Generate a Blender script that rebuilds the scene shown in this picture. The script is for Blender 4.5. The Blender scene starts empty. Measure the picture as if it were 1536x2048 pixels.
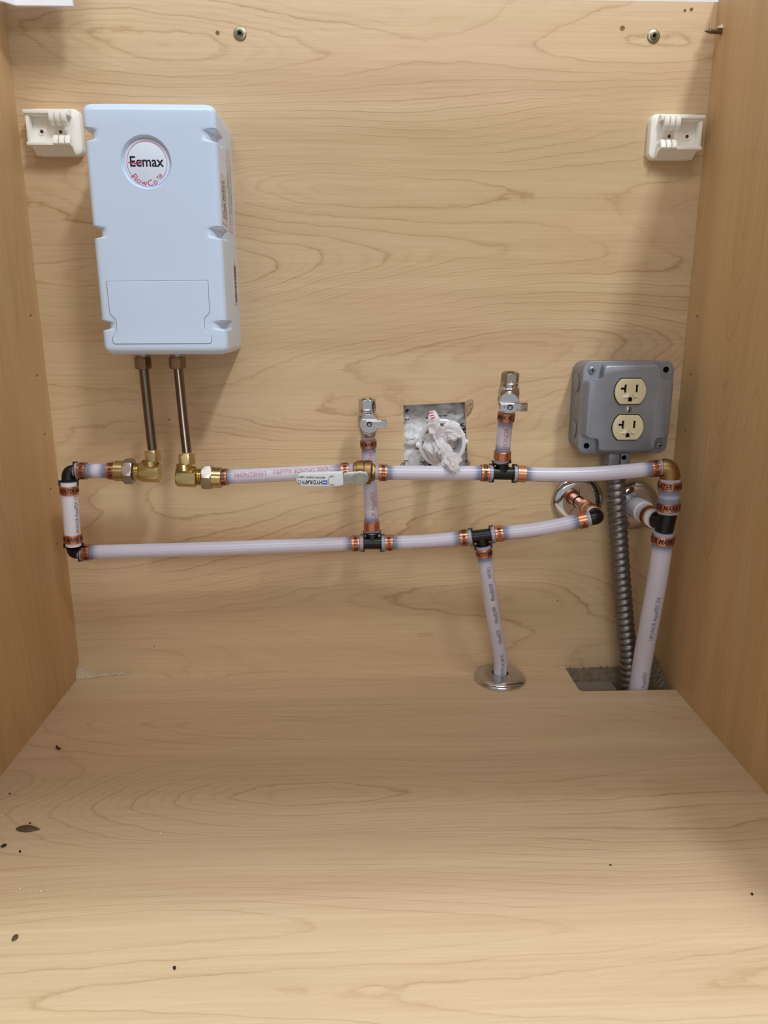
import bpy, bmesh, math, random
from mathutils import Vector, Matrix, noise
C = bpy.context.scene
COL = C.collection
PI = math.pi
random.seed(7)

# ------------------------------------------------------------------ camera
CAM = Vector((-0.014037, -0.848972, 0.422797)); PITCH, YAW, ROLL, FPX = 0.250519, 0.036344, -0.001456, 1466.67
fw = Vector((math.sin(YAW)*math.cos(PITCH), math.cos(YAW)*math.cos(PITCH), -math.sin(PITCH)))
rt = Vector((math.cos(YAW), -math.sin(YAW), 0)); up = rt.cross(fw)
rt, up = math.cos(ROLL)*rt + math.sin(ROLL)*up, -math.sin(ROLL)*rt + math.cos(ROLL)*up
cd = bpy.data.cameras.new('camera'); cam = bpy.data.objects.new('camera', cd); COL.objects.link(cam)
cam.matrix_world = Matrix(((rt.x, up.x, -fw.x, CAM.x), (rt.y, up.y, -fw.y, CAM.y), (rt.z, up.z, -fw.z, CAM.z), (0, 0, 0, 1)))
cd.sensor_fit = 'HORIZONTAL'; cd.sensor_width = 36; cd.lens = FPX/1536*36; cd.clip_start = 0.01
C.camera = cam

# ------------------------------------------------------------------ world, lights, exposure
C.view_settings.view_transform = 'Standard'; C.view_settings.look = 'None'
C.view_settings.exposure = 0.0; C.view_settings.gamma = 1.0; C.view_settings.use_curve_mapping = False
w = bpy.data.worlds.new('room_light'); C.world = w; w.use_nodes = True
w.node_tree.nodes['Background'].inputs[0].default_value = (0.98, 0.99, 1.03, 1)
w.node_tree.nodes['Background'].inputs[1].default_value = 0.50
def area(name, loc, target, sx, sy, power, col):
    l = bpy.data.lights.new(name, 'AREA'); l.shape = 'RECTANGLE'; l.size = sx; l.size_y = sy; l.energy = power; l.color = col
    o = bpy.data.objects.new(name, l); COL.objects.link(o); o.location = loc
    o.rotation_euler = (Vector(target)-Vector(loc)).to_track_quat('-Z', 'Y').to_euler()
    return o
LC = (0.93, 0.97, 1.0)
area('ceiling_panel_right', (0.76, -1.55, 2.35), (0.76, -1.55, 0), 0.18, 0.6, 38, LC)
area('ceiling_panel_left', (-0.80, -1.55, 2.35), (-0.80, -1.55, 0), 0.6, 0.6, 8, LC)
area('ceiling_panel_near', (0.0, -1.25, 2.35), (0.0, -1.25, 0), 1.2, 0.5, 13, LC)
area('added_low_fill', (0.0, -3.6, 1.45), (0.0, 0.0, 0.2), 1.8, 0.6, 20, LC)  # added fill below ceiling height, lifts the lower back panel and floor

# ------------------------------------------------------------------ placing helpers
def at(px, py, d=None, Z=None, X=None):
    v = fw + rt*((px-768)/FPX) - up*((py-1024)/FPX)
    if d is not None: t = (-d-CAM.y)/v.y
    elif Z is not None: t = (Z-CAM.z)/v.z
    else: t = (X-CAM.x)/v.x
    return CAM + v*t

# ------------------------------------------------------------------ materials
def newmat(name):
    m = bpy.data.materials.new(name); m.use_nodes = True
    nt = m.node_tree; return m, nt, nt.nodes, nt.links, nt.nodes['Principled BSDF']
def srgb(r, g, b):
    f = lambda c: (c/255/12.92) if c/255 <= 0.04045 else ((c/255+0.055)/1.055)**2.4
    return (f(r), f(g), f(b), 1)
def simple(name, col, rough=0.5, metal=0.0, spec=0.5, bump=0.0, bscale=300, sss=0.0, sssr=0.004, var=0.0, vscale=40, coat=0.0, trans=0.0):
    m, nt, N, L, P = newmat(name)
    P.inputs['Base Color'].default_value = col; P.inputs['Roughness'].default_value = rough
    P.inputs['Metallic'].default_value = metal; P.inputs['Specular IOR Level'].default_value = spec
    P.inputs['Coat Weight'].default_value = coat
    if trans: P.inputs['Transmission Weight'].default_value = trans
    if sss:
        P.inputs['Subsurface Weight'].default_value = sss; P.inputs['Subsurface Radius'].default_value = (1, 0.9, 0.8); P.inputs['Subsurface Scale'].default_value = sssr
    tc = N.new('ShaderNodeTexCoord')
    if bump:
        n = N.new('ShaderNodeTexNoise'); n.inputs['Scale'].default_value = bscale; n.inputs['Detail'].default_value = 3
        L.new(tc.outputs['Object'], n.inputs['Vector'])
        b = N.new('ShaderNodeBump'); b.inputs['Strength'].default_value = bump; b.inputs['Distance'].default_value = 0.001
        L.new(n.outputs['Fac'], b.inputs['Height']); L.new(b.outputs['Normal'], P.inputs['Normal'])
    if var:
        n = N.new('ShaderNodeTexNoise'); n.inputs['Scale'].default_value = vscale; n.inputs['Detail'].default_value = 4
        L.new(tc.outputs['Object'], n.inputs['Vector'])
        mx = N.new('ShaderNodeMix'); mx.data_type = 'RGBA'; mx.blend_type = 'MIX'
        mx.inputs['A'].default_value = tuple(max(0, c*(1-var)) for c in col[:3])+(1,)
        mx.inputs['B'].default_value = tuple(min(1, c*(1+var)) for c in col[:3])+(1,)
        L.new(n.outputs['Fac'], mx.inputs['Factor']); L.new(mx.outputs['Result'], P.inputs['Base Color'])
    return m

def wood(name, u, v, seed, light, dark, freq=34.0, vk=0.75, lines=1.0, rough=0.42):
    # maple laminate: u = axis along the grain, v = axis across it
    m, nt, N, L, P = newmat(name)
    tc = N.new('ShaderNodeTexCoord'); sp = N.new('ShaderNodeSeparateXYZ'); L.new(tc.outputs['Object'], sp.inputs[0])
    def math_(op, a, b=None):
        n = N.new('ShaderNodeMath'); n.operation = op
        for i, q in enumerate((a, b)):
            if q is None: continue
            if isinstance(q, (int, float)): n.inputs[i].default_value = q
            else: L.new(q, n.inputs[i])
        return n.outputs[0]
    U, V = sp.outputs[u], sp.outputs[v]
    def comb(su, sv, s):
        c = N.new('ShaderNodeCombineXYZ'); L.new(math_('MULTIPLY', U, su), c.inputs[0]); L.new(math_('MULTIPLY', V, sv), c.inputs[1]); c.inputs[2].default_value = s
        return c.outputs[0]
    def nz(su, sv, s, det, ro=0.5, dist=0.0):
        n = N.new('ShaderNodeTexNoise'); n.inputs['Scale'].default_value = 1; n.inputs['Detail'].default_value = det; n.inputs['Roughness'].default_value = ro
        n.inputs['Distortion'].default_value = dist
        L.new(comb(su, sv, s), n.inputs['Vector']); return n.outputs['Fac']
    h = math_('ADD', math_('MULTIPLY', nz(1.3, 6.5, seed, 1.0, 0.3), 0.8), math_('MULTIPLY', V, vk))
    h = math_('ADD', h, math_('MULTIPLY', nz(16, 40, seed+3, 3, 0.6), 0.022))
    ph = math_('FRACT', math_('MULTIPLY', h, freq))
    cr = N.new('ShaderNodeValToRGB'); e = cr.color_ramp.elements
    e[0].position = 0.0; e[0].color = (0.55, 0.55, 0.55, 1); e[1].position = 1.0; e[1].color = (1, 1, 1, 1)
    for p, c in ((0.05, 0.06), (0.4, 0.0), (0.80, 0.10), (0.92, 0.28), (0.975, 1.0)):
        k = e.new(p); k.color = (c, c, c, 1)
    L.new(ph, cr.inputs[0])
    fade = N.new('ShaderNodeMapRange'); fade.inputs[1].default_value = 0.38; fade.inputs[2].default_value = 0.62; fade.inputs[3].default_value = 0.25; fade.inputs[4].default_value = 1.0
    L.new(nz(3, 12, seed+9, 2), fade.inputs[0])
    line = math_('MULTIPLY', math_('MULTIPLY', cr.outputs[0], fade.outputs[0]), 0.46*lines)
    cr2 = N.new('ShaderNodeValToRGB'); e = cr2.color_ramp.elements; e[0].position = 0.0; e[0].color = (0.6, 0.6, 0.6, 1); e[1].position = 1.0; e[1].color = (1, 1, 1, 1)
    for p, c in ((0.2, 0.0), (0.7, 0.1)):
        k = e.new(p); k.color = (c, c, c, 1)
    L.new(math_('FRACT', math_('MULTIPLY', h, freq*3.0)), cr2.inputs[0])
    f2 = N.new('ShaderNodeMapRange'); f2.inputs[1].default_value = 0.42; f2.inputs[2].default_value = 0.60; f2.inputs[3].default_value = 0.0; f2.inputs[4].default_value = 1.0
    L.new(nz(1.6, 14, seed+21, 2), f2.inputs[0])
    line = math_('ADD', line, math_('MULTIPLY', math_('MULTIPLY', cr2.outputs[0], f2.outputs[0]), 0.24*lines))
    st = N.new('ShaderNodeMapRange'); st.inputs[1].default_value = 0.3; st.inputs[2].default_value = 0.7; st.inputs[3].default_value = -0.10; st.inputs[4].default_value = 0.16
    L.new(nz(9, 420, seed+5, 3, 0.6), st.inputs[0])
    bd = N.new('ShaderNodeMapRange'); bd.inputs[1].default_value = 0.3; bd.inputs[2].default_value = 0.7; bd.inputs[3].default_value = -0.10; bd.inputs[4].default_value = 0.20
    L.new(nz(1.2, 30, seed+7, 2, 0.5), bd.inputs[0])
    fac = math_('ADD', math_('ADD', line, st.outputs[0]), bd.outputs[0])
    fac = math_('ADD', fac, math_('MULTIPLY', math_('SUBTRACT', nz(500, 1500, seed+1, 1), 0.5), 0.22))
    mx = N.new('ShaderNodeMix'); mx.data_type = 'RGBA'; mx.clamp_factor = False
    mx.inputs['A'].default_value = light; mx.inputs['B'].default_value = dark
    L.new(fac, mx.inputs['Factor'])
    tint = N.new('ShaderNodeMix'); tint.data_type = 'RGBA'; tint.blend_type = 'MULTIPLY'; tint.inputs['Factor'].default_value = 1
    tr = N.new('ShaderNodeValToRGB'); tr.color_ramp.elements[0].position = 0.35; tr.color_ramp.elements[0].color = (1.0, 0.95, 0.93, 1)
    tr.color_ramp.elements[1].position = 0.65; tr.color_ramp.elements[1].color = (0.99, 1.0, 0.95, 1)
    L.new(nz(1.4, 7, seed+11, 2), tr.inputs[0])
    L.new(mx.outputs['Result'], tint.inputs['A']); L.new(tr.outputs[0], tint.inputs['B'])
    L.new(tint.outputs['Result'], P.inputs['Base Color'])
    P.inputs['Roughness'].default_value = rough; P.inputs['Specular IOR Level'].default_value = 0.35
    return m
WL, WD = srgb(212, 187, 152), srgb(166, 132, 92)
M = {}
M['wood_back'] = wood('maple_back', 'X', 'Z', 3.1, WL, WD)
M['wood_floor'] = wood('maple_floor', 'X', 'Y', 8.4, srgb(226, 204, 171), srgb(184, 152, 112), vk=0.75)
M['wood_side'] = wood('maple_side_shaded', 'Z', 'Y', 5.7, srgb(206, 174, 130), srgb(160, 120, 74), lines=0.45)  # same laminate as the back; shading and warm bounce put into these colours
M['wood_side2'] = wood('maple_side_right_shaded', 'Z', 'Y', 15.2, srgb(206, 174, 130), srgb(160, 120, 74), lines=0.45)  # right side, with the same shaded, warmer tones in its base colours
M['plaster'] = simple('plaster', srgb(222, 222, 224), 0.85, bump=0.4, bscale=150)
M['white'] = simple('heater_white', srgb(207, 228, 255), 0.28, spec=0.5, coat=0.25)
M['panelw'] = simple('panel_white', srgb(207, 228, 255), 0.38, bump=0.12, bscale=900)
M['seam'] = simple('panel_seam', srgb(120, 130, 156), 0.6)
M['sticker'] = simple('sticker_white', srgb(222, 236, 255), 0.4)
M['labelw'] = simple('side_label', srgb(205, 203, 205), 0.45)
M['red'] = simple('print_red', srgb(205, 50, 80), 0.5)
M['ink'] = simple('print_dark', srgb(22, 28, 44), 0.5)
M['blue'] = simple('print_blue', srgb(25, 100, 190), 0.5)
M['pinkink'] = simple('print_pink', srgb(196, 128, 136), 0.5)
M['greyink'] = simple('print_grey', srgb(96, 88, 104), 0.5)
M['lilacink'] = simple('print_lilac', srgb(112, 108, 150), 0.5)
M['ivory'] = simple('bracket_plastic', srgb(248, 246, 238), 0.42, sss=0.25)
M['outlet'] = simple('outlet_ivory', srgb(214, 206, 170), 0.35)
M['black'] = simple('black_plastic', srgb(9, 9, 11), 0.34, spec=0.4)
M['dark'] = simple('hole_shade', srgb(10, 9, 8), 0.8, spec=0.1)  # near-black colour stands in for shade inside holes, slots and gaps
M['copper'] = simple('copper', srgb(206, 140, 106), 0.30, metal=1.0, bump=0.06, bscale=900, var=0.15, vscale=200)
M['brass'] = simple('brass', srgb(198, 178, 124), 0.24, metal=1.0, bump=0.04, bscale=900)
M['brassd'] = simple('brass_cast', srgb(150, 120, 78), 0.42, metal=1.0, bump=0.12, bscale=1200, var=0.15)
M['nickel'] = simple('nickel', srgb(176, 168, 158), 0.36, metal=1.0, bump=0.06, bscale=900)
M['chrome'] = simple('chrome', srgb(200, 200, 203), 0.09, metal=1.0)
M['tubem'] = simple('tube_steel', srgb(122, 110, 102), 0.2, metal=1.0)
M['nutbr'] = simple('nut_bronze', srgb(140, 112, 84), 0.38, metal=1.0)
M['steel'] = simple('handle_steel', srgb(170, 168, 165), 0.3, metal=1.0, bump=0.1, bscale=400)
M['galv'] = simple('galvanised', srgb(142, 147, 157), 0.42, metal=0.45, bump=0.10, bscale=900, var=0.18, vscale=60)
M['conduit'] = simple('conduit_steel', srgb(128, 127, 127), 0.36, metal=0.9, bump=0.1, bscale=600, var=0.15, vscale=60)
M['gripw'] = simple('grip_white', srgb(222, 230, 235), 0.35)
M['pvc'] = simple('pvc_white', srgb(232, 234, 240), 0.3)
M['pexw'] = simple('pex_opaque', srgb(228, 226, 236), 0.38, sss=0.3)
M['husk'] = simple('husk', srgb(88, 70, 50), 0.7, bump=0.5, bscale=400, var=0.4, vscale=300)
M['bit'] = simple('black_bit', srgb(30, 26, 22), 0.7)
M['crumb'] = simple('pale_crumb', srgb(226, 205, 165), 0.7)
M['caulk'] = simple('caulk', srgb(204, 188, 160), 0.85, bump=0.8, bscale=350, var=0.35, vscale=350)
M['mortar'] = simple('dirty_mortar', srgb(120, 106, 88), 0.95, bump=1.0, bscale=300, var=0.6, vscale=160)
M['cement'] = simple('grey_board', srgb(140, 130, 116), 0.9, bump=0.3, bscale=300, var=0.12)
M['chip'] = simple('raw_chipboard', srgb(168, 138, 110), 0.95, bump=1.0, bscale=500, var=0.55, vscale=500)
M['screwm'] = simple('screw_zinc', srgb(150, 146, 122), 0.35, metal=0.9)
M['screwd'] = simple('screw_dark', srgb(120, 96, 76), 0.35, metal=0.9)
M['sheetw'] = simple('white_sheet', srgb(236, 236, 242), 0.5)
def mat_pex():
    m, nt, N, L, P = newmat('pex_translucent')
    a = N.new('ShaderNodeAttribute'); a.attribute_name = 'barb'
    mx = N.new('ShaderNodeMix'); mx.data_type = 'RGBA'
    mx.inputs['A'].default_value = srgb(208, 206, 222); mx.inputs['B'].default_value = srgb(100, 118, 150)
    L.new(a.outputs['Fac'], mx.inputs['Factor']); L.new(mx.outputs['Result'], P.inputs['Base Color'])
    P.inputs['Roughness'].default_value = 0.26; P.inputs['Specular IOR Level'].default_value = 0.5
    P.inputs['Subsurface Weight'].default_value = 0.35; P.inputs['Subsurface Radius'].default_value = (1, 0.9, 0.9); P.inputs['Subsurface Scale'].default_value = 0.006
    return m
M['pex'] = mat_pex()
def mat_bag():
    m, nt, N, L, P = newmat('thin_bag_plastic')
    P.inputs['Base Color'].default_value = srgb(238, 236, 238); P.inputs['Roughness'].default_value = 0.3
    t = N.new('ShaderNodeBsdfTranslucent'); t.inputs[0].default_value = srgb(230, 226, 228)
    s = N.new('ShaderNodeMixShader'); s.inputs[0].default_value = 0.35
    L.new(P.outputs[0], s.inputs[1]); L.new(t.outputs[0], s.inputs[2]); L.new(s.outputs[0], N['Material Output'].inputs[0])
    tc = N.new('ShaderNodeTexCoord'); n = N.new('ShaderNodeTexNoise'); n.inputs['Scale'].default_value = 160; n.inputs['Detail'].default_value = 4
    n.inputs['Distortion'].default_value = 1.5
    L.new(tc.outputs['Object'], n.inputs['Vector']); b = N.new('ShaderNodeBump'); b.inputs['Strength'].default_value = 0.7; b.inputs['Distance'].default_value = 0.002
    L.new(n.outputs['Fac'], b.inputs['Height']); L.new(b.outputs['Normal'], P.inputs['Normal'])
    return m
M['bag'] = mat_bag()
def mat_stain():
    # plaster skim with black mould streaks
    m, nt, N, L, P = newmat('stained_plaster')
    tc = N.new('ShaderNodeTexCoord'); mp = N.new('ShaderNodeMapping'); mp.inputs['Rotation'].default_value = (0, 0.7, 0); mp.inputs['Scale'].default_value = (90, 90, 340)
    L.new(tc.outputs['Object'], mp.inputs[0])
    n = N.new('ShaderNodeTexNoise'); n.inputs['Scale'].default_value = 1; n.inputs['Detail'].default_value = 4; n.inputs['Distortion'].default_value = 1.0; L.new(mp.outputs[0], n.inputs['Vector'])
    n2 = N.new('ShaderNodeTexNoise'); n2.inputs['Scale'].default_value = 45; n2.inputs['Detail'].default_value = 2; L.new(tc.outputs['Object'], n2.inputs['Vector'])
    mu = N.new('ShaderNodeMath'); mu.operation = 'MULTIPLY'; L.new(n.outputs['Fac'], mu.inputs[0]); L.new(n2.outputs['Fac'], mu.inputs[1])
    cr = N.new('ShaderNodeValToRGB'); cr.color_ramp.elements[0].position = 0.285; cr.color_ramp.elements[0].color = srgb(214, 216, 218)
    cr.color_ramp.elements[1].position = 0.345; cr.color_ramp.elements[1].color = srgb(45, 52, 50); L.new(mu.outputs[0], cr.inputs[0])
    L.new(cr.outputs[0], P.inputs['Base Color']); P.inputs['Roughness'].default_value = 0.6
    b = N.new('ShaderNodeBump'); b.inputs['Strength'].default_value = 0.5; b.inputs['Distance'].default_value = 0.002; L.new(n2.outputs['Fac'], b.inputs['Height']); L.new(b.outputs['Normal'], P.inputs['Normal'])
    return m
M['stain'] = mat_stain()

# ------------------------------------------------------------------ object helpers
ORG = {}
def tag(o, label=None, cat=None, group=None, kind=None):
    if label: o['label'] = label
    if cat: o['category'] = cat
    if group: o['group'] = group
    if kind: o['kind'] = kind
    return o
def thing(name, label, cat, loc, group=None):
    o = bpy.data.objects.new(name, None); COL.objects.link(o); o.location = loc; o.empty_display_size = 0.01
    ORG[o.name] = Vector(loc); return tag(o, label, cat, group)
def obj(name, bm, mats, parent=None, smooth=35, label=None):
    """bm holds world coordinates; it becomes one mesh object"""
    if not isinstance(mats, (list, tuple)): mats = [mats]
    if parent is not None: o0 = ORG[parent.name]
    else:
        xs = [v.co for v in bm.verts]
        o0 = Vector(((min(p.x for p in xs)+max(p.x for p in xs))/2, (min(p.y for p in xs)+max(p.y for p in xs))/2, min(p.z for p in xs)))
    cen = sum((v.co for v in bm.verts), Vector())/len(bm.verts) if parent is not None else o0
    for v in bm.verts: v.co -= cen
    me = bpy.data.meshes.new(name); bm.to_mesh(me); bm.free()
    for m in mats: me.materials.append(m)
    if smooth:
        for p in me.polygons: p.use_smooth = True
        me.set_sharp_from_angle(angle=math.radians(smooth))
    o = bpy.data.objects.new(name, me); COL.objects.link(o)
    if parent is not None: o.parent = parent; o.location = cen-o0
    else: o.location = cen
    ORG[o.name] = cen.copy()
    if label: o['label'] = label
    return o
def fixn(bm): bmesh.ops.recalc_face_normals(bm, faces=bm.faces[:])
def add_box(bm, lo, hi, mi=0):
    x0, y0, z0 = lo; x1, y1, z1 = hi
    v = [bm.verts.new(p) for p in ((x0,y0,z0),(x1,y0,z0),(x1,y1,z0),(x0,y1,z0),(x0,y0,z1),(x1,y0,z1),(x1,y1,z1),(x0,y1,z1))]
    for f in ((0,3,2,1),(4,5,6,7),(0,1,5,4),(1,2,6,5),(2,3,7,6),(3,0,4,7)):
        bm.faces.new([v[i] for i in f]).material_index = mi
def box(lo, hi, bev=0.0, seg=2):
    bm = bmesh.new(); add_box(bm, lo, hi)
    if bev: bmesh.ops.bevel(bm, geom=bm.edges[:], offset=bev, segments=seg, affect='EDGES', profile=0.5)
    return bm
def loft(bm, loops, close=True, cap=True, mi=0):
    rows = [[bm.verts.new(p) for p in lp] for lp in loops]
    n = len(rows[0])
    for a, b in zip(rows, rows[1:]):
        for i in range(n if close else n-1):
            j = (i+1) % n
            try: bm.faces.new((a[i], a[j], b[j], b[i])).material_index = mi
            except ValueError: pass
    if cap and close:
        bm.faces.new(rows[0][::-1]).material_index = mi; bm.faces.new(rows[-1]).material_index = mi
    return rows
def basis(ax, ref=None):
    ax = Vector(ax).normalized()
    r = Vector(ref) if ref is not None else (Vector((0, -1, 0)) if abs(ax.y) < 0.9 else Vector((0, 0, 1)))
    n = (r - ax*r.dot(ax)).normalized(); return ax, n, n.cross(ax)
def lathe(bm, p, ax, prof, seg=32, ref=None, mi=0, hexr=None, cap=True):
    """prof: (s along ax, radius)"""
    ax, n, b = basis(ax, ref); loops = []
    for s, r in prof:
        loops.append([Vector(p)+ax*s+(n*math.cos(2*PI*i/seg)+b*math.sin(2*PI*i/seg))*max(r, 1e-5) for i in range(seg)])
    loft(bm, loops, cap=cap, mi=mi)
def hexnut(bm, p, ax, s0, s1, r, ref=None, mi=0, ch=0.0012, rot=0.0, sides=6):
    ax, n, b = basis(ax, ref); seg = sides*6
    def rr(t, k):   # hex outline rounded at the ends
        a = (t % (2*PI/sides))-PI/sides; hexa = r*math.cos(PI/sides)/math.cos(a)
        return min(hexa, k)
    loops = []
    for s, k in ((s0, r*0.89), (s0+ch*0.6, r*0.955), (s0+ch*1.3, r), (s1-ch*1.3, r), (s1-ch*0.6, r*0.955), (s1, r*0.89)):
        loops.append([Vector(p)+ax*s+(n*math.cos(2*PI*i/seg+rot)+b*math.sin(2*PI*i/seg+rot))*rr(2*PI*i/seg, k) for i in range(seg)])
    loft(bm, loops, mi=mi)
def smooth_path(pts, n=8):
    pts = [Vector(p) for p in pts]
    if len(pts) < 3: return pts
    out = []
    for i in range(len(pts)-1):
        p0 = pts[i-1] if i else pts[0]*2-pts[1]; p1, p2 = pts[i], pts[i+1]
        p3 = pts[i+2] if i+2 < len(pts) else pts[-1]*2-pts[-2]
        for k in range(n):
            t = k/n; out.append(0.5*((2*p1)+(-p0+p2)*t+(2*p0-5*p1+4*p2-p3)*t*t+(-p0+3*p1-3*p2+p3)*t**3))
    out.append(pts[-1]); return out
class Path:
    def __init__(s, pts, n=8):
        s.p = smooth_path(pts, n); s.c = [0.0]
        for a, b in zip(s.p, s.p[1:]): s.c.append(s.c[-1]+(b-a).length)
        s.L = s.c[-1]
    def pos(s, t):
        if t <= 0: return s.p[0]+(s.p[0]-s.p[1]).normalized()*(-t)
        if t >= s.L: return s.p[-1]+(s.p[-1]-s.p[-2]).normalized()*(t-s.L)
        for i in range(len(s.c)-1):
            if t <= s.c[i+1]:
                k = (t-s.c[i])/max(1e-9, s.c[i+1]-s.c[i]); return s.p[i].lerp(s.p[i+1], k)
    def tan(s, t):
        return (s.pos(t+0.002)-s.pos(t-0.002)).normalized()
    def frame(s, t, ref=None):
        p = s.pos(t); return (p,)+basis(s.tan(t), ref if ref is not None else (CAM-p))
def tube_prof(bm, path, prof, seg=24, ref=None, cap=True, mi=0):
    loops = []
    for t, r in prof:
        p, a, n, b = path.frame(t, ref)
        loops.append([p+(n*math.cos(2*PI*i/seg)+b*math.sin(2*PI*i/seg))*r for i in range(seg)])
    return loft(bm, loops, cap=cap, mi=mi)
def prism(bm, poly, y0, y1, bev=0.0, mi=0, seg=2):
    """poly: world points in the plane of the back wall (x, z); extruded from depth d=y0 (back) to d=y1 (front), front edge rounded"""
    n = len(poly); cx = sum(p[0] for p in poly)/n; cz = sum(p[1] for p in poly)/n
    def inset(k):
        out = []
        for i in range(n):
            a, b, c = Vector(poly[i-1]), Vector(poly[i]), Vector(poly[(i+1) % n])
            d1 = (b-a).normalized(); d2 = (c-b).normalized(); nn = Vector((-(d1+d2).y, (d1+d2).x))
            if nn.length < 1e-6: nn = Vector((-d1.y, d1.x))
            nn.normalize(); q = b+nn*k*sgn/max(0.5, abs(nn.dot(Vector((-d1.y, d1.x))))); out.append(q)
        return out
    area2 = sum(poly[i-1][0]*poly[i][1]-poly[i][0]*poly[i-1][1] for i in range(n)); sgn = 1 if area2 > 0 else -1
    loops = [[(p[0], -y0, p[1]) for p in poly]]
    if bev:
        for k in range(seg+1):
            th = PI/2*k/seg; loops.append([(p.x, -(y1-bev+bev*math.sin(th)), p.y) for p in inset(bev*(1-math.cos(th)))])
    else: loops.append([(p[0], -y1, p[1]) for p in poly])
    loft(bm, loops, mi=mi)
def rrect(cx, cz, w_, h_, r, seg=5):
    out = []
    for k, (sx, sz) in enumerate(((1, 1), (-1, 1), (-1, -1), (1, -1))):
        for i in range(seg+1):
            a = PI/2*k+PI/2*i/seg; out.append((cx+sx*(w_/2-r)+r*math.cos(a), cz+sz*(h_/2-r)+r*math.sin(a)))
    return out
def round_poly(pts, r, seg=4):
    out = []; n = len(pts)
    for i in range(n):
        a, b, c = Vector(pts[i-1]), Vector(pts[i]), Vector(pts[(i+1) % n])
        rr = min(r, (a-b).length*0.45, (c-b).length*0.45); p = b+(a-b).normalized()*rr; q = b+(c-b).normalized()*rr
        for k in range(seg+1):
            t = k/seg; out.append(tuple(p*(1-t)**2+b*2*t*(1-t)+q*t*t))
    return out
def pxpoly(pts, d): return [(lambda q: (q.x, q.z))(at(x, y, d)) for x, y in pts]
def circ(cx, cz, r, n=40): return [(cx+r*math.cos(2*PI*i/n), cz+r*math.sin(2*PI*i/n)) for i in range(n)]
def boolean(o, cutter_bm, op='DIFFERENCE'):
    fixn(cutter_bm)
    me = bpy.data.meshes.new('cut'); cutter_bm.to_mesh(me); cutter_bm.free()
    c = bpy.data.objects.new('cut', me); COL.objects.link(c)
    md = o.modifiers.new('b', 'BOOLEAN'); md.operation = op; md.object = c; md.solver = 'EXACT'
    bpy.context.view_layer.update()
    ev = o.evaluated_get(bpy.context.evaluated_depsgraph_get()); nm = bpy.data.meshes.new_from_object(ev)
    o.modifiers.clear(); o.data = nm
    bpy.data.objects.remove(c); bpy.data.meshes.remove(me)
# --- text as flat print
TXT = {}
def text_geo(body, size, shear=0.0, bold=False):
    key = (body, shear, bold)
    if key not in TXT:
        cu = bpy.data.curves.new('t', 'FONT'); cu.body = body; cu.size = 1; cu.resolution_u = 2; cu.align_x = 'CENTER'; cu.align_y = 'CENTER'; cu.shear = shear
        if bold: cu.offset = 0.018
        o = bpy.data.objects.new('t', cu); COL.objects.link(o); bpy.context.view_layer.update()
        ev = o.evaluated_get(bpy.context.evaluated_depsgraph_get()); me = ev.to_mesh()
        tb = bmesh.new(); tb.from_mesh(me)       # cut into small facets so the print can follow a round pipe
        for ax_i in (0, 1):
            lo = min(v.co[ax_i] for v in tb.verts); hi = max(v.co[ax_i] for v in tb.verts); k = lo+0.12
            while k < hi:
                c0 = [0, 0, 0]; c0[ax_i] = k; n0 = [0, 0, 0]; n0[ax_i] = 1
                bmesh.ops.bisect_plane(tb, geom=tb.verts[:]+tb.edges[:]+tb.faces[:], plane_co=c0, plane_no=n0); k += 0.12
        tb.verts.index_update(); vs = [v.co.copy() for v in tb.verts]; fs = [tuple(v.index for v in f.verts) for f in tb.faces]; tb.free()
        ev.to_mesh_clear(); bpy.data.objects.remove(o); bpy.data.curves.remove(cu)
        TXT[key] = (vs, fs)
    vs, fs = TXT[key]; return [v*size for v in vs], fs
def add_geo(bm, pts, fs, mi=0):
    v = [bm.verts.new(p) for p in pts]
    for f in fs:
        try: bm.faces.new([v[i] for i in f]).material_index = mi
        except ValueError: pass
def text_flat(name, body, size, o, xdir, ydir, mat, parent, shear=0.0, bold=False, sx=1.0):
    vs, fs = text_geo(body, size, shear, bold); bm = bmesh.new(); o = Vector(o)
    add_geo(bm, [o+Vector(xdir)*v.x*sx+Vector(ydir)*v.y for v in vs], fs)
    return obj(name, bm, mat, parent, smooth=0)
def text_tube(name, body, size, path, t, r, mat, parent, ang=0.0, rev=False, shear=0.0, sx=1.0, across=False, bold=False):
    """print wrapped on a tube; across=True runs the words around the tube"""
    vs, fs = text_geo(body, size, shear, bold); bm = bmesh.new(); out = []
    if across and path.tan(t).z < -0.5: rev = not rev
    for v in vs:
        u, q = v.x*sx, v.y
        if across: u, q = q, -v.x*sx
        if rev: u, q = -u, -q
        p, a, n, b = path.frame(t+u); th = ang+q/r
        out.append(p+(n*math.cos(th)+b*math.sin(th))*(r+0.00018))
    add_geo(bm, out, fs); return obj(name, bm, mat, parent, smooth=0)

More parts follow.
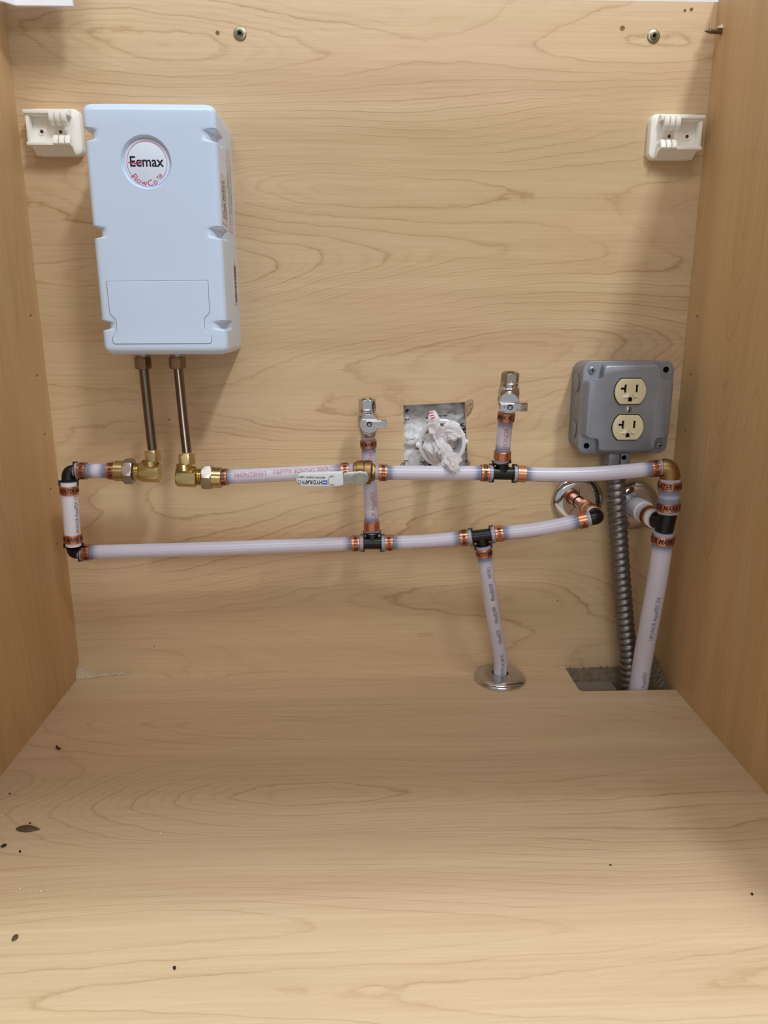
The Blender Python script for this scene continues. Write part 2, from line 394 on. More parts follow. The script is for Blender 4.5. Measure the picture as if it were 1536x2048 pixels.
# ------------------------------------------------------------------ the setting: cabinet shell
HW, ZT = 0.362, 0.760
def struct(name, bm, mat, label, smooth=0):
    o = obj(name, bm, mat, None, smooth); return tag(o, label, None, None, 'structure')
back = struct('wall_back', box((-HW-0.016, 0, -0.010), (HW+0.016, 0.006, 0.744)), M['wood_back'], 'maple laminate cabinet back panel')
left = struct('wall_left', box((-HW-0.016, -0.575, -0.11), (-HW, 0, ZT)), M['wood_side'], 'maple laminate left side panel of the cabinet')
right = struct('wall_right', box((HW, -0.575, -0.11), (HW+0.016, 0, ZT)), M['wood_side2'], 'maple laminate right side panel of the cabinet')
bm = bmesh.new()
NX, NY = 0.2467, -0.0668
poly = [(-HW, -0.575), (HW, -0.575), (HW, NY), (NX+0.004, NY), (NX, NY+0.004), (NX, 0), (-HW, 0)]
loft(bm, [[(x, y, -0.013) for x, y in poly], [(x, y, 0) for x, y in poly]])
floor = struct('floor', bm, M['wood_floor'], 'maple laminate cabinet floor with a notch cut in the back right corner')
struct('wall_rear', box((-1.2, 0.026, -0.2), (1.2, 0.05, 1.5)), M['plaster'], 'white plaster room wall behind the cabinet')
bm = bmesh.new(); add_box(bm, (-HW-0.016, -0.595, 0.53), (HW+0.016, -0.5755, ZT)); add_box(bm, (-HW, -0.5755, ZT-0.018), (HW, -0.43, ZT))  # out of view; rail and stretcher sized to shade lower back and floor
struct('trim_1', bm, M['wood_side'], 'unseen front top rail and stretcher, shaped to shade the cabinet')
# openings
o_ = at(868, 868, 0)
bm = bmesh.new()
hole = pxpoly([(807, 811), (930, 804), (936, 941), (808, 941)], 0)
prism(bm, hole, -0.03, 0.02)
boolean(back, bm)
bm = bmesh.new()
for px, py, r in ((435, 66, 0.0022), (1245, 57, 0.0026), (1383, 19, 0.0018), (1370, 21, 0.0014)):
    p = at(px, py, 0); lathe(bm, p+Vector((0, -0.002, 0)), (0, 1, 0), [(0, r*1.4), (0.0025, r), (0.006, r*0.6)], 9)
for px, py in ((1115, 1201), (308, 1293), (338, 839)):
    p = at(px, py, 0); lathe(bm, p+Vector((0, -0.001, 0)), (0, 1, 0), [(0, 0.0011), (0.004, 0.0008)], 8)
boolean(back, bm)
for wl, X, sg, pts in ((left, -HW, -1, ((62, 633), (75, 753), (90, 870), (102, 980), (115, 1088))), (right, HW, 1, ((1394, 634), (1381, 750), (1370, 864)))):
    bm = bmesh.new()
    for px, py in pts:
        p = at(px, py, X=X); lathe(bm, Vector((X-sg*0.002, p.y, p.z)), (sg, 0, 0), [(0, 0.0025), (0.012, 0.0025)], 16)
    boolean(wl, bm)
for wl in (back, left, right):
    for p in wl.data.polygons: p.use_smooth = False

# ------------------------------------------------------------------ water heater
HX0, HX1, HZ0, HZ1, HD = -0.2668, -0.1432, 0.3935, 0.6225, 0.090
def hz(py, px=300): return at(px, py, HD).z
heater = thing('water_heater', 'white tankless water heater box with round badge on the cabinet back', 'water heater', ((HX0+HX1)/2, -0.045, HZ0))
notches = [(hz(254), hz(283)), (hz(451), hz(478)), (hz(640), hz(662))]
def section(z, end):
    # end: inset of the rounded ends ; k: notch depth 0..1
    k = 0.0
    for zt, zb in notches:
        a = min(1, max(0, (zt-z)/0.0028)); b = min(1, max(0, (z-zb)/0.0028)); k = max(k, min(a, b))
    k = k*k*(3-2*k)
    x0, x1, d = HX0+end, HX1-end, HD-end
    def corner(cx, sx):
        pts = []; r, c = 0.006, (0.0135, 0.024)
        for i in range(9):
            th = PI/2*i/8; arc = Vector((cx-sx*(r-r*math.cos(th)), d-r+r*math.sin(th)))
            t = i/8; e = Vector((cx-sx*0.0040, d-c[1])); f = Vector((cx-sx*c[0], d-0.0002))
            mid = Vector((cx-sx*0.0046, d-0.0022)); q = e*(1-t)**2+mid*2*t*(1-t)+f*t*t
            pts.append(arc.lerp(q, k))
        return pts
    rr = corner(x1, 1); ll = corner(x0, -1)[::-1]
    return [(x1, 0.0), (x1, d*0.35), (x1, d*0.60), (x1, d*0.66)]+[tuple(p) for p in rr]+[(x1-0.0155, d), (x1-0.018, d), ((x0+x1)/2, d), (x0+0.018, d), (x0+0.0155, d)]+[tuple(p) for p in ll]+[(x0, d*0.66), (x0, d*0.60), (x0, d*0.35), (x0, 0.0)]
zs = set()
R = 0.008
for i in range(7): zs.add(HZ0+R*(1-math.cos(PI/2*i/6))); zs.add(HZ1-R*(1-math.cos(PI/2*i/6)))
for zt, zb in notches:
    for i in range(6): zs.add(zt-0.0028*i/5); zs.add(zb+0.0028*i/5)
    for e in (0.0006, 0.002): zs.add(zt+e); zs.add(zb-e)
loops = []
for z in sorted(zs):
    e = min(z-HZ0, HZ1-z); e = 0 if e >= R else R*(1-math.sin(math.acos(max(-1, min(1, 1-e/R)))))
    loops.append([Vector((x, -d, z)) for x, d in section(z, e)])
bm = bmesh.new(); loft(bm, loops); fixn(bm)
cover = obj('cover', bm, M['white'], heater, 40)
b1 = at(292, 324, HD); b2 = at(319.5, 633.5, HD)
co = ORG[cover.name]
bm = bmesh.new()
for b, r, dp in ((b1, 0.0232, 0.0042), (b2, 0.0094, 0.0012)):
    lathe(bm, b+Vector((0, dp, 0)), (0, -1, 0), [(0, r-0.002), (0.0012, r-0.0008), (dp-0.0008, r), (dp, r+0.0006), (dp+0.01, r+0.0012)], 48)
boolean(cover, bm)
for p in cover.data.polygons: p.use_smooth = True
cover.data.set_sharp_from_angle(angle=math.radians(40))
XD, ZD = Vector((1, 0, 0)), Vector((0, 0, 1))
tilt = math.radians(1.5)
def badge(parent, c, r, dp, name='badge'):
    bm = bmesh.new(); prism(bm, circ(c.x, c.z, r), HD-dp-0.0002, HD-dp+0.0008, 0.0003); fixn(bm)
    return obj(name, bm, M['sticker'], parent, 40)
def arc_band(bm, c, r0, r1, a0, a1, y, n=40):
    lp = [[Vector((c.x+r*math.cos(a0+(a1-a0)*i/n), y, c.z+r*math.sin(a0+(a1-a0)*i/n))) for i in range(n+1)] for r in (r0, r1)]
    loft(bm, lp, close=False)
def arc_text(bm, body, size, c, r, amid, y, flip=1, shear=0, sx=1.0):
    vs, fs = text_geo(body, size, shear)
    out = []
    for v in vs:
        if flip > 0: a = amid+v.x*sx/r; rr = r-v.y      # read from inside along the lower rim
        else: a = amid-v.x*sx/r; rr = r+v.y
        out.append((c.x+rr*math.cos(a), y, c.z+rr*math.sin(a)))
    add_geo(bm, out, fs)
bd = badge(heater, b1, 0.0212, 0.0042)
yb = -(HD-0.0042+0.00095)
bm = bmesh.new(); arc_band(bm, b1, 0.0186, 0.0190, math.radians(-52), math.radians(232), yb); obj('red_ring', bm, M['red'], bd, 0)
bm = bmesh.new(); arc_text(bm, 'FlowCo\u2122', 0.0080, b1, 0.0180, math.radians(-90), yb); obj('printed_text', bm, M['red'], bd, 0)
text_flat('printed_text', 'Eemax', 0.0128, b1+Vector((-0.0006, yb-b1.y, 0.0006)), XD, ZD, M['ink'], bd, bold=True, sx=0.93)
bm = bmesh.new()
sw = [(-0.0175, 0.0004), (-0.013, -0.0003), (-0.009, -0.0008), (-0.0065, -0.0004), (-0.0052, 0.0012), (-0.0058, 0.0026)]
for i in range(len(sw)-1):
    a, b = sw[i], sw[i+1]; t0, t1 = 0.0004+0.0003*(i > 2), 0.0005
    dx, dz = b[0]-a[0], b[1]-a[1]; l = math.hypot(dx, dz); nx, nz_ = -dz/l, dx/l
    q = [(a[0]+nx*t0, a[1]+nz_*t0), (a[0]-nx*t0, a[1]-nz_*t0), (b[0]-nx*t1, b[1]-nz_*t1), (b[0]+nx*t1, b[1]+nz_*t1)]
    bm.faces.new([bm.verts.new((b1.x+p[0], yb-0.0001, b1.z+p[1])) for p in q])
obj('red_swoosh', bm, M['red'], bd, 0)
sb = badge(heater, b2, 0.0089, 0.0012, 'cap_sticker')
yb2 = -(HD-0.0012+0.00095)
bm = bmesh.new()
arc_band(bm, b2, 0.0055, 0.0061, math.radians(30), math.radians(102), yb2); arc_band(bm, b2, 0.0055, 0.0061, math.radians(210), math.radians(282), yb2)
arc_text(bm, 'FlowCo\u2122', 0.0028, b2, 0.0058, math.radians(-20), yb2, sx=1.15); arc_text(bm, 'FlowCo\u2122', 0.0028, b2, 0.0058, math.radians(160), yb2, sx=1.15)
lathe(bm, Vector((b2.x, yb2, b2.z)), (0, -1, 0), [(0, 0.0014), (0.0002, 0.0013)], 20)
obj('printed_text', bm, M['ink'], sb, 0)
ap = pxpoly([(213, 563), (416, 561), (419, 627), (409, 635), (409, 658), (423, 671), (422, 687), (227, 688), (225, 675), (234, 662), (233, 641), (220, 628)], HD)
bm = bmesh.new(); prism(bm, round_poly(ap, 0.0022), HD-0.0003, HD+0.0007, 0.0006); fixn(bm)
obj('access_panel', bm, M['panelw'], heater, 0)
bm = bmesh.new(); ac = (sum(p[0] for p in ap)/len(ap), sum(p[1] for p in ap)/len(ap))
prism(bm, round_poly([(ac[0]+(x-ac[0])*1.008, ac[1]+(z-ac[1])*1.012) for x, z in ap], 0.0022), HD-0.0003, HD+0.00015); fixn(bm)
obj('panel_seam', bm, M['seam'], heater, 0)
# labels on the right flank
def side_label(z0, z1, d0, d1, wrap=False):
    bm = bmesh.new(); prof = [(HX1+0.0003, d) for d in (d0, d1)]
    pts = round_poly([(d0, z0), (d1, z0), (d1, z1), (d0, z1)], 0.003)
    loft(bm, [[(HX1-0.0002, -d, z) for d, z in pts], [(HX1+0.0004, -d, z) for d, z in pts]]); fixn(bm)
    return obj('side_label', bm, M['labelw'], heater, 0)
DN, BK = Vector((0, 0, 1)), Vector((0, 1, 0))     # words run upwards on the flank, letter tops towards the... front edge
z0, z1 = at(446, 452, 0.06).z, at(438, 352, 0.06).z
l1 = side_label(z0, z1, 0.050, 0.083)
for i, (tx, s) in enumerate((('For Fixed Flow,', 0.0066), ('Single Fixture', 0.0078), ('Applications ONLY', 0.0062))):
    text_flat('printed_text', tx, s, (HX1+0.0006, -0.0765+0.0085*i, (z0+z1)/2), (0, 0, 1), (0, -1, 0), M['ink'], l1, bold=(i == 1), sx=0.83 if i < 2 else 0.75)
z0, z1 = at(462, 465, 0.03).z, at(450, 300, 0.03).z
l2 = side_label(z0, z1, 0.016, 0.047)
for i, tx in enumerate(('MODEL', '120V 1PH 60HZ 3.0KW', 'MAX 150 PSI', 'CAUTION', 'TURN POWER OFF')):
    text_flat('printed_text', tx, 0.0048, (HX1+0.0006, -0.042+0.0055*i, z0+(z1-z0)*(0.35 if i % 2 else 0.6)), (0, 0, 1), (0, -1, 0), M['greyink'], l2, sx=0.9)
z0, z1 = at(468, 610, 0.02).z, at(462, 525, 0.02).z
l3 = side_label(z0, z1, 0.012, 0.034)
bm = bmesh.new(); z = z0+0.003
while z < z1-0.003:
    h = random.choice((0.0005, 0.0009, 0.0014)); add_box(bm, (HX1+0.0004, -0.027, z), (HX1+0.0006, -0.0165, z+h)); z += h+random.choice((0.0006, 0.001))
obj('barcode', bm, M['ink'], l3, 0)
# dark vent slot hint under the outlets: two outlet nipples
for px in (287, 356):
    bm = bmesh.new(); p = at(px, 722, 0.045); lathe(bm, Vector((p.x, p.y, HZ0+0.004)), (0, 0, -1), [(0, 0.0075), (0.0075, 0.0075)], 24)
    obj('outlet_nipple', bm, M['nickel'], heater, 40)

# ------------------------------------------------------------------ pipes
RP = 0.00795
RINGW, GAP, BARB = 0.0092, 0.0040, 0.0085
RT = ['WATER MARK PEX', 'MARK PEX', 'WATER MARK', 'CRIMP PEX']
def ring(parent, path, t, r, word, ang=0.0, rev=False, w_=RINGW):
    bm = bmesh.new(); ro = r+0.0013
    tube_prof(bm, path, [(t-w_/2, r), (t-w_/2, ro-0.0003), (t-w_/2+0.0003, ro), (t+w_/2-0.0003, ro), (t+w_/2, ro-0.0003), (t+w_/2, r)], 36, cap=False); fixn(bm)
    o = obj('crimp_ring', bm, M['copper'], parent, 40, 'copper crimp ring')
    if word: text_tube('printed_text', word, 0.0062*r/RP, path, t, ro, M['ink'], o, ang, rev, shear=0.25, across=True, sx=0.72, bold=True)
    return o
def pipe(name, label, pts, r=RP, ends=(1, 1), words=('', ''), angs=(0, 0), mat='pex', group='pex water pipes', texts=(), n=8, gaps=(GAP, GAP), revs=(False, False), cat='pipe'):
    path = Path(pts, n); mid = path.pos(path.L/2)
    root = thing(name, label, cat, mid, group)
    bm = bmesh.new(); lay = bm.verts.layers.float_color.new('barb'); N_ = max(24, int(path.L/0.004)); prof = [(path.L*i/N_, r) for i in range(N_+1)]
    rows = tube_prof(bm, path, prof, 28)
    for (t, _), row in zip(prof, rows):
        f = 0.0
        for e, k in ((ends[0], t), (ends[1], path.L-t)):
            if e:
                z = GAP+RINGW+BARB; f = max(f, min(1, max(0, (z-k)/0.005))*(0.5 if k < GAP+0.001 else 0.85))
        for v in row: v[lay] = (f, f, f, 1)
    fixn(bm); tb = obj('tube', bm, M[mat], root, 40)
    if ends[0]: ring(root, path, gaps[0]+RINGW/2, r, words[0], angs[0], revs[0])
    if ends[1]: ring(root, path, path.L-gaps[1]-RINGW/2, r, words[1], angs[1], revs[1])
    for tx, s, fr, ang, rev, mt, sx in texts:
        text_tube('printed_text', tx, s, path, path.L*fr, r, M[mt], tb, ang, rev, sx=sx)
    return path
A = at
pipe('pex_pipe', 'short level pex pipe from upper left black elbow to first brass fitting', [A(150, 942, .056), A(240, 942, .056)], words=(RT[0], RT[0]), angs=(0.5, 0.2))
pipe('pex_pipe', 'short upright opaque white pex pipe beside the left cabinet side', [A(137, 964, .062), A(147, 1091, .062)], r=0.0086, mat='pexw', words=('WATER MARK', 'WATER MARK PEX'), angs=(0.4, -0.5),
     texts=(('UPONOR AquaPEX 1/2', 0.0055, 0.5, 0.72, True, 'greyink', 0.8),))
pipe('pex_pipe', 'long lower pex pipe from lower left black elbow to lower black tee', [A(158, 1105, .056), A(440, 1097, .052), A(726, 1086, .050)], words=(RT[1], 'MARK PEX'), angs=(-0.2, -0.2))
pipe('pex_pipe', 'upright pex pipe crossing behind the lever ball valve under left shutoff', [A(744, 1066, .046), A(740.5, 980, .045), A(736, 872, .045)], words=('', RT[0]), angs=(0, 0.3), r=0.0078,
     texts=(('UPONOR AquaPEX', 0.0078, 0.23, -0.35, False, 'pinkink', 0.72), ('LR5452740990', 0.0078, 0.77, -0.35, False, 'pinkink', 0.72)))
pipe('pex_pipe', 'pex pipe joining the two lower black tees', [A(764, 1086, .050), A(850, 1083, .055), A(943, 1074, .061)], words=(RT[1], RT[0]), angs=(-0.3, 0.1),
     texts=(('UPONOR AquaPEX 1/2', 0.006, 0.5, -1.15, True, 'pinkink', 0.9),))
pipe('pex_pipe', 'rising pex pipe from right lower tee to black elbow at wall plate', [A(983, 1069, .063), A(1080, 1058, .070), A(1181, 1037, .078)], words=('MARK', 'PEX'), angs=(0.2, -0.6),
     texts=(('UPONOR AquaPEX', 0.006, 0.3, -1.15, True, 'pinkink', 0.9),))
pipe('pex_pipe', 'level pex pipe behind white lever of the ball valve', [A(428, 955, .068), A(560, 949, .070), A(706, 942, .070)], words=('MARK PEX', RT[0]), angs=(-0.2, 0.6), gaps=(0.006, 0.004),
     texts=(('LR5452740990', 0.0075, 0.27, 0.25, True, 'pinkink', 0.75), ('UPONOR AquaPEX', 0.0075, 0.58, 0.42, True, 'pinkink', 0.72), ('LR5452740990', 0.0075, 0.85, 0.6, True, 'pinkink', 0.7)))
pipe('pex_pipe', 'level pex pipe below the plastic bag between ball valve and upper tee', [A(750, 945, .070), A(860, 946, .070), A(985, 946, .070)], words=('MARK PEX', RT[0]), angs=(-0.1, 0.1))
pipe('pex_pipe', 'upper right pex pipe crossing in front of the steel flexible conduit', [A(1027, 947, .070), A(1100, 949.5, .072), A(1200, 947, .075), A(1325, 936, .079)], words=('', 'MARK PEX'), angs=(0, 0.1), n=10,
     texts=(('WATER MARK PEX', 0.0055, 0.28, -1.25, True, 'pinkink', 0.9),))
pipe('pex_pipe', 'short upright pex pipe under the right shutoff valve', [A(1003.5, 925, .070), A(1009, 860, .075), A(1014.5, 817, .078)], words=('', 'MARK PE'), angs=(0.0, 0.3), r=0.0080,
     texts=(('UPONOR 5', 0.0078, 0.5, -0.35, False, 'pinkink', 0.8),))
# floor supply: tee down to the floor plate
fe = Vector((0.1580, -0.0315, 0.0))
pipe('pex_pipe', 'pex pipe running down into chrome floor plate with black print', [A(966, 1090, .062), A(974, 1150, .060), A(985, 1225, .050), fe+Vector((-0.0012, -0.002, 0.030)), fe+Vector((0, 0, 0.002))], ends=(1, 0), words=('WATER MARK', ''), angs=(0.2, 0), r=0.0082, n=10,
     texts=(('HCR5106 SER FS', 0.0062, 0.88, 0.35, True, 'greyink', 0.74), ('160psi@73F', 0.0062, 0.65, 0.35, True, 'greyink', 0.74), ('100psi@180F', 0.0062, 0.475, 0.35, True, 'greyink', 0.74), ('80psi@200F', 0.0062, 0.30, 0.35, True, 'greyink', 0.74), ('04/30/2', 0.0062, 0.165, 0.35, True, 'greyink', 0.74)))
# 3/4 riser
R34 = 0.0111
riserT = Path([A(1339, 957, .081), A(1333, 1020, .081), A(1326, 1072, .081)])
pipe('pex_pipe', 'stubby thick pex pipe between brass elbow and black tee', [A(1340, 957, .081), A(1336, 1026, .081)], r=R34, words=('WATER MARK', 'WATER MARK PEX'), angs=(0.1, -0.2), gaps=(0.003, 0.003))
bt = at(1279, 1345, .052)
pipe('pex_pipe', 'thick pex riser coming up through notch in the cabinet floor', [A(1328, 1063, .081), A(1316, 1150, .076), A(1298, 1250, .066), A(1283, 1335, .055), Vector((at(1277, 1374, .050).x-0.004, -0.048, -0.095))], r=R34, ends=(1, 0), words=('WATER MARK PEX', ''), angs=(-0.1, 0), n=10, gaps=(0.004, 0),
     texts=(('UPONOR AquaPEX 3/4', 0.0072, 0.35, 0.5, True, 'lilacink', 0.8), ('UPONOR AquaPEX', 0.0072, 0.68, 0.5, True, 'lilacink', 0.8)))
# pipes into the wall (square to it)
e1 = at(1195, 1034, .078)
e1w = Vector((e1.x, 0, e1.z))
root = thing('wall_stub_pipe', 'copper coupled pipe stub coming out of left chrome wall plate', 'pipe', e1w+Vector((0, -0.03, 0)), 'wall pipe stubs')
yy = Vector((0, -1, 0))
bm = bmesh.new(); lathe(bm, e1w+Vector((0, 0.004, 0)), yy, [(0, 0.0066), (0.034, 0.0066)], 28); fixn(bm); obj('copper_tube', bm, M['copper'], root, 40)
bm = bmesh.new(); prof = [(0.030, 0.0068), (0.030, 0.0085)]
for k in range(3): prof += [(0.0315+0.0035*k, 0.0090), (0.0335+0.0035*k, 0.0090), (0.0342+0.0035*k, 0.0080)]
prof += [(0.043, 0.0082), (0.043, 0.006)]
lathe(bm, e1w, yy, prof, 28); fixn(bm); obj('coupling', bm, M['copper'], root, 40)
bm = bmesh.new(); lathe(bm, e1w, yy, [(0.0415, 0.0078), (0.067, 0.0078)], 28); fixn(bm)
lay = None; obj('tube', bm, M['pexw'], root, 40)
bm = bmesh.new(); lathe(bm, e1w, yy, [(0.052, 0.0078), (0.052, 0.0094), (0.061, 0.0094), (0.061, 0.0078)], 32, cap=False); fixn(bm); obj('crimp_ring', bm, M['copper'], root, 40)
e2 = at(1322, 1046, .081); e2w = Vector((e2.x, 0, e2.z))
root = thing('wall_stub_pipe', 'white pipe stub coming out of right chrome wall plate to tee', 'pipe', e2w+Vector((0, -0.03, 0)), 'wall pipe stubs')
bm = bmesh.new(); lathe(bm, e2w+Vector((0, 0.004, 0)), yy, [(0, 0.0128), (0.037, 0.0128), (0.0375, 0.0118), (0.0385, R34), (0.068, R34)], 32); fixn(bm); obj('tube', bm, M['pexw'], root, 40)
bm = bmesh.new(); lathe(bm, e2w, yy, [(0.050, R34), (0.050, R34+0.0014), (0.059, R34+0.0014), (0.059, R34)], 32, cap=False); fixn(bm); obj('crimp_ring', bm, M['copper'], root, 40)

# ------------------------------------------------------------------ fittings
def flange_tabs(bm, p, out, r, ref):
    """two square stops that reach over the pipe end"""
    out, n, b = basis(out, ref)
    lathe(bm, p-out*0.0012, out, [(0, r*0.7), (0, r+0.0006), (0.0011, r+0.0006), (0.0011, r*0.7)], 24, cap=False)
    for s in (-1, 1):
        c = p+b*s*(r+0.0014)
        for (l0, l1, w0, w1) in ((-0.0016, 0.0036, -0.0009, 0.0009), (-0.0016, 0.0004, -0.0040, 0.0009)):
            q = [c+out*l+b*s*ww+n*h for h in (-0.0022, 0.0022) for l, ww in ((l0, w0), (l1, w0), (l1, w1), (l0, w1))]
            v = [bm.verts.new(x) for x in q]
            for f in ((0,3,2,1),(4,5,6,7),(0,1,5,4),(1,2,6,5),(2,3,7,6),(3,0,4,7)): bm.faces.new([v[i] for i in f])
CAMD = lambda p: CAM-p
def elbow(label, p0, corner, p1, r=0.0069, mat='black', tabs=True, bend=0.75, group='black plastic elbows', name='pipe_elbow', rp=RP):
    p0, c, p1 = Vector(p0), Vector(corner), Vector(p1); k = bend
    pts = [p0]
    a, b = c+(p0-c)*k, c+(p1-c)*k
    for i in range(9):
        t = i/8; pts.append(a*(1-t)**2+c*2*t*(1-t)+b*t*t)
    pts.append(p1); path = Path(pts, 1)
    bm = bmesh.new(); tube_prof(bm, path, [(path.L*i/24, r) for i in range(25)], 28, ref=(p0-c).cross(p1-c)); fixn(bm)
    o = thing(name, label, 'elbow', c, group); obj('body', bm, M[mat], o, 40)
    if tabs:
        for p in (p0, p1):
            bm = bmesh.new(); flange_tabs(bm, p, (p-(a if p is p0 else b)).normalized(), rp, CAMD(p)); fixn(bm); obj('stop_collar', bm, M[mat], o, 40)
    return o
def tee(label, l, r_, b_, r=0.0072, tabs=True, rp=RP, group='black plastic tees'):
    l, r_, b_ = Vector(l), Vector(r_), Vector(b_); c = (l+r_)/2
    o = thing('pipe_tee', label, 'tee', c, group)
    bm = bmesh.new(); tube_prof(bm, Path([l, r_]), [(0, r), ((r_-l).length, r)], 28); fixn(bm); obj('run', bm, M['black'], o, 40)
    bm = bmesh.new(); tube_prof(bm, Path([c, b_]), [(0, r), ((b_-c).length*0.5, r*0.96), ((b_-c).length, r*0.96)], 28); fixn(bm); obj('branch', bm, M['black'], o, 40)
    if tabs:
        for p in (l, r_, b_):
            bm = bmesh.new(); flange_tabs(bm, p, (p-c).normalized(), rp, CAMD(p)); fixn(bm); obj('stop_collar', bm, M['black'], o, 40)
    return o
elbow('upper black plastic elbow beside the left cabinet side', A(150, 942, .056), A(135.5, 943, .058), A(137, 963.5, .062))
elbow('lower black plastic elbow beside the left cabinet side', A(147, 1091.5, .062), A(146, 1106, .058), A(158, 1105, .056))
tee('black plastic tee below the lever ball valve', A(727, 1086, .050), A(763, 1086, .050), A(744, 1067, .046))
tee('black plastic tee above the chrome floor plate, branch pointing down', A(944, 1074, .061), A(982, 1069, .063), A(966, 1090, .062))
tee('black plastic tee under the right shutoff valve, branch pointing up', A(985, 946, .070), A(1027, 947, .070), A(1003.5, 925, .070))
elbow('black plastic elbow turning into left chrome wall plate', A(1181, 1037, .078), e1+Vector((0.0015, -0.001, 0)), e1w+Vector((0, -0.067, 0)), r=0.0078, tabs=False)
elb = tee('thick black plastic tee by the right cabinet side', A(1336, 1027, .081), A(1328, 1062, .081), e2w+Vector((0, -0.0665, 0)), r=0.0098, rp=R34, tabs=False)
elbow('brass elbow at the right end of the top pipe', A(1325, 936.5, .079), A(1341, 936, .081), A(1340, 957, .081), r=0.0105, mat='brassd', tabs=False, group='brass elbows', bend=0.9)

# brass compression elbows with adapters
def comp_elbow(label, alabel, tube_top, tube_bot, nut_c, corner, side, hexp, endp, grp):
    up_ = (Vector(tube_top)-Vector(tube_bot)).normalized(); corner = Vector(corner); ax = (Vector(endp)-corner).normalized()
    o = thing('compression_elbow', label, 'elbow', corner, 'brass compression elbows')
    L1 = (Vector(nut_c)-corner).length
    bm = bmesh.new(); hexnut(bm, corner, ax, -0.009, 0.012, 0.0115, ref=(0, -1, 0), rot=PI/6)
    lathe(bm, corner, ax, [(0.012, 0.0085), (0.0135, 0.0094), (0.0143, 0.0085), (0.0155, 0.0094), (0.0163, 0.0085), (0.0175, 0.0094), (0.0185, 0.008)], 28)
    lathe(bm, corner, up_, [(0.0, 0.0085), (L1-0.004, 0.0082)], 24); fixn(bm); obj('body', bm, M['brass'], o, 30)
    bm = bmesh.new(); hexnut(bm, Vector(nut_c), up_, -0.0058, 0.0058, 0.0088, rot=PI/6); fixn(bm); obj('compression_nut', bm, M['brass'], o, 30)
    a = thing('pipe_adapter', alabel, 'adapter', corner+ax*0.024, 'brass pipe adapters')
    bm = bmesh.new(); hexnut(bm, corner, ax, 0.0185, 0.0290, 0.0142, ref=(0, -1, 0), rot=0.15); fixn(bm); obj('hex_nut', bm, M['nickel'], a, 30, 'silver grey hex nut')
    bm = bmesh.new(); lathe(bm, corner, ax, [(0.0285, 0.0085), (0.0285, 0.0112), (0.0385, 0.0112), (0.0392, 0.0106), (0.0392, 0.007)], 32); fixn(bm); obj('collar', bm, M['brass'], a, 40)
t1t, t1b = A(287, 740, .047), A(305, 900, .056)
t2t, t2b = A(356, 740, .047), A(374, 906, .064)
c1, c2 = A(303, 944, .056), A(371, 953, .068)
comp_elbow('left brass compression elbow under the heater', 'silver and brass adapter left of the left brass elbow', t1t, t1b, A(305.5, 912, .056), c1, -1, A(268, 942, .056), A(240, 942, .056), 0)
comp_elbow('right brass compression elbow under the heater', 'silver and brass adapter right of the right brass elbow', t2t, t2b, A(373.5, 919, .066), c2, 1, A(405, 954, .068), A(428, 955, .068), 1)
for lb, top, bot, npx in (('left steel supply tube hanging from the white heater', t1t, t1b, (287, 732)), ('right steel supply tube hanging from the white heater', t2t, t2b, (355.5, 732))):
    o = thing('supply_tube', lb, 'tube', (top+bot)/2, 'heater supply tubes')
    p = Path([Vector((top.x, top.y, HZ0-0.004)), top.lerp(bot, 0.5), bot])
    bm = bmesh.new(); tube_prof(bm, p, [(p.L*i/20, 0.0050) for i in range(21)], 24); fixn(bm); obj('tube', bm, M['tubem'], o, 40)
    bm = bmesh.new(); hexnut(bm, Vector((top.x, top.y, HZ0-0.0035)), (0, 0, -1), 0, 0.0125, 0.0090, rot=PI/6); fixn(bm); obj('compression_nut', bm, M['nutbr'], o, 30)

# ball valve with lever
bv0, bv1 = A(706, 942.5, .070), A(750, 945, .070); vx = (bv1-bv0).normalized(); VL = (bv1-bv0).length
o = thing('ball_valve', 'brass ball valve with long white lever handle', 'valve', (bv0+bv1)/2)
bm = bmesh.new()
lathe(bm, bv0, vx, [(0, 0.0088), (0.0006, 0.0098), (0.003, 0.0102), (0.0035, 0.0118), (0.0105, 0.0126), (0.0110, 0.0120), (0.0118, 0.0120), (0.0124, 0.0128), (0.0185, 0.0132), (0.0200, 0.0120), (0.0208, 0.0098)], 36)
hexnut(bm, bv0, vx, VL-0.0055, VL-0.0005, 0.0100, ref=(0, -1, 0)); lathe(bm, bv0, vx, [(0.0195, 0.009), (VL, 0.0082)], 24)
fixn(bm); obj('body', bm, M['brassd'], o, 35)
hub = A(720, 957, .092); bodyc = bv0+vx*0.0075
bm = bmesh.new(); ax_ = Vector((hub.x-0.0, -0.092, hub.z))
lathe(bm, Vector((hub.x, -0.076, hub.z+0.0015)), (0, -1, 0), [(0, 0.0066), (0.0115, 0.0066)], 24); fixn(bm); obj('stem_housing', bm, M['brassd'], o, 40)
bm = bmesh.new()
pl = pxpoly([(686, 946), (703, 943), (734, 943), (738, 950), (737, 962), (728, 969), (714, 969), (700, 967), (686, 971)], .091)
prism(bm, round_poly(pl, 0.002), 0.0885, 0.0910, 0.0004); fixn(bm); obj('lever', bm, M['steel'], o, 30)
bm = bmesh.new(); q = Vector((hub.x, -0.0910, hub.z))
lathe(bm, q, (0, -1, 0), [(0, 0.0076), (0.0004, 0.0078), (0.0008, 0.0066)], 32); hexnut(bm, q, (0, -1, 0), 0.0005, 0.0048, 0.0062, ch=0.0006)
fixn(bm); obj('hub_nut', bm, M['steel'], o, 30)
bm = bmesh.new(); lathe(bm, q, (0, -1, 0), [(0.0046, 0.0036), (0.0056, 0.0034)], 4, ref=(1, 0, 1)); fixn(bm); obj('square_stem', bm, M['brass'], o, 30)
bm = bmesh.new()
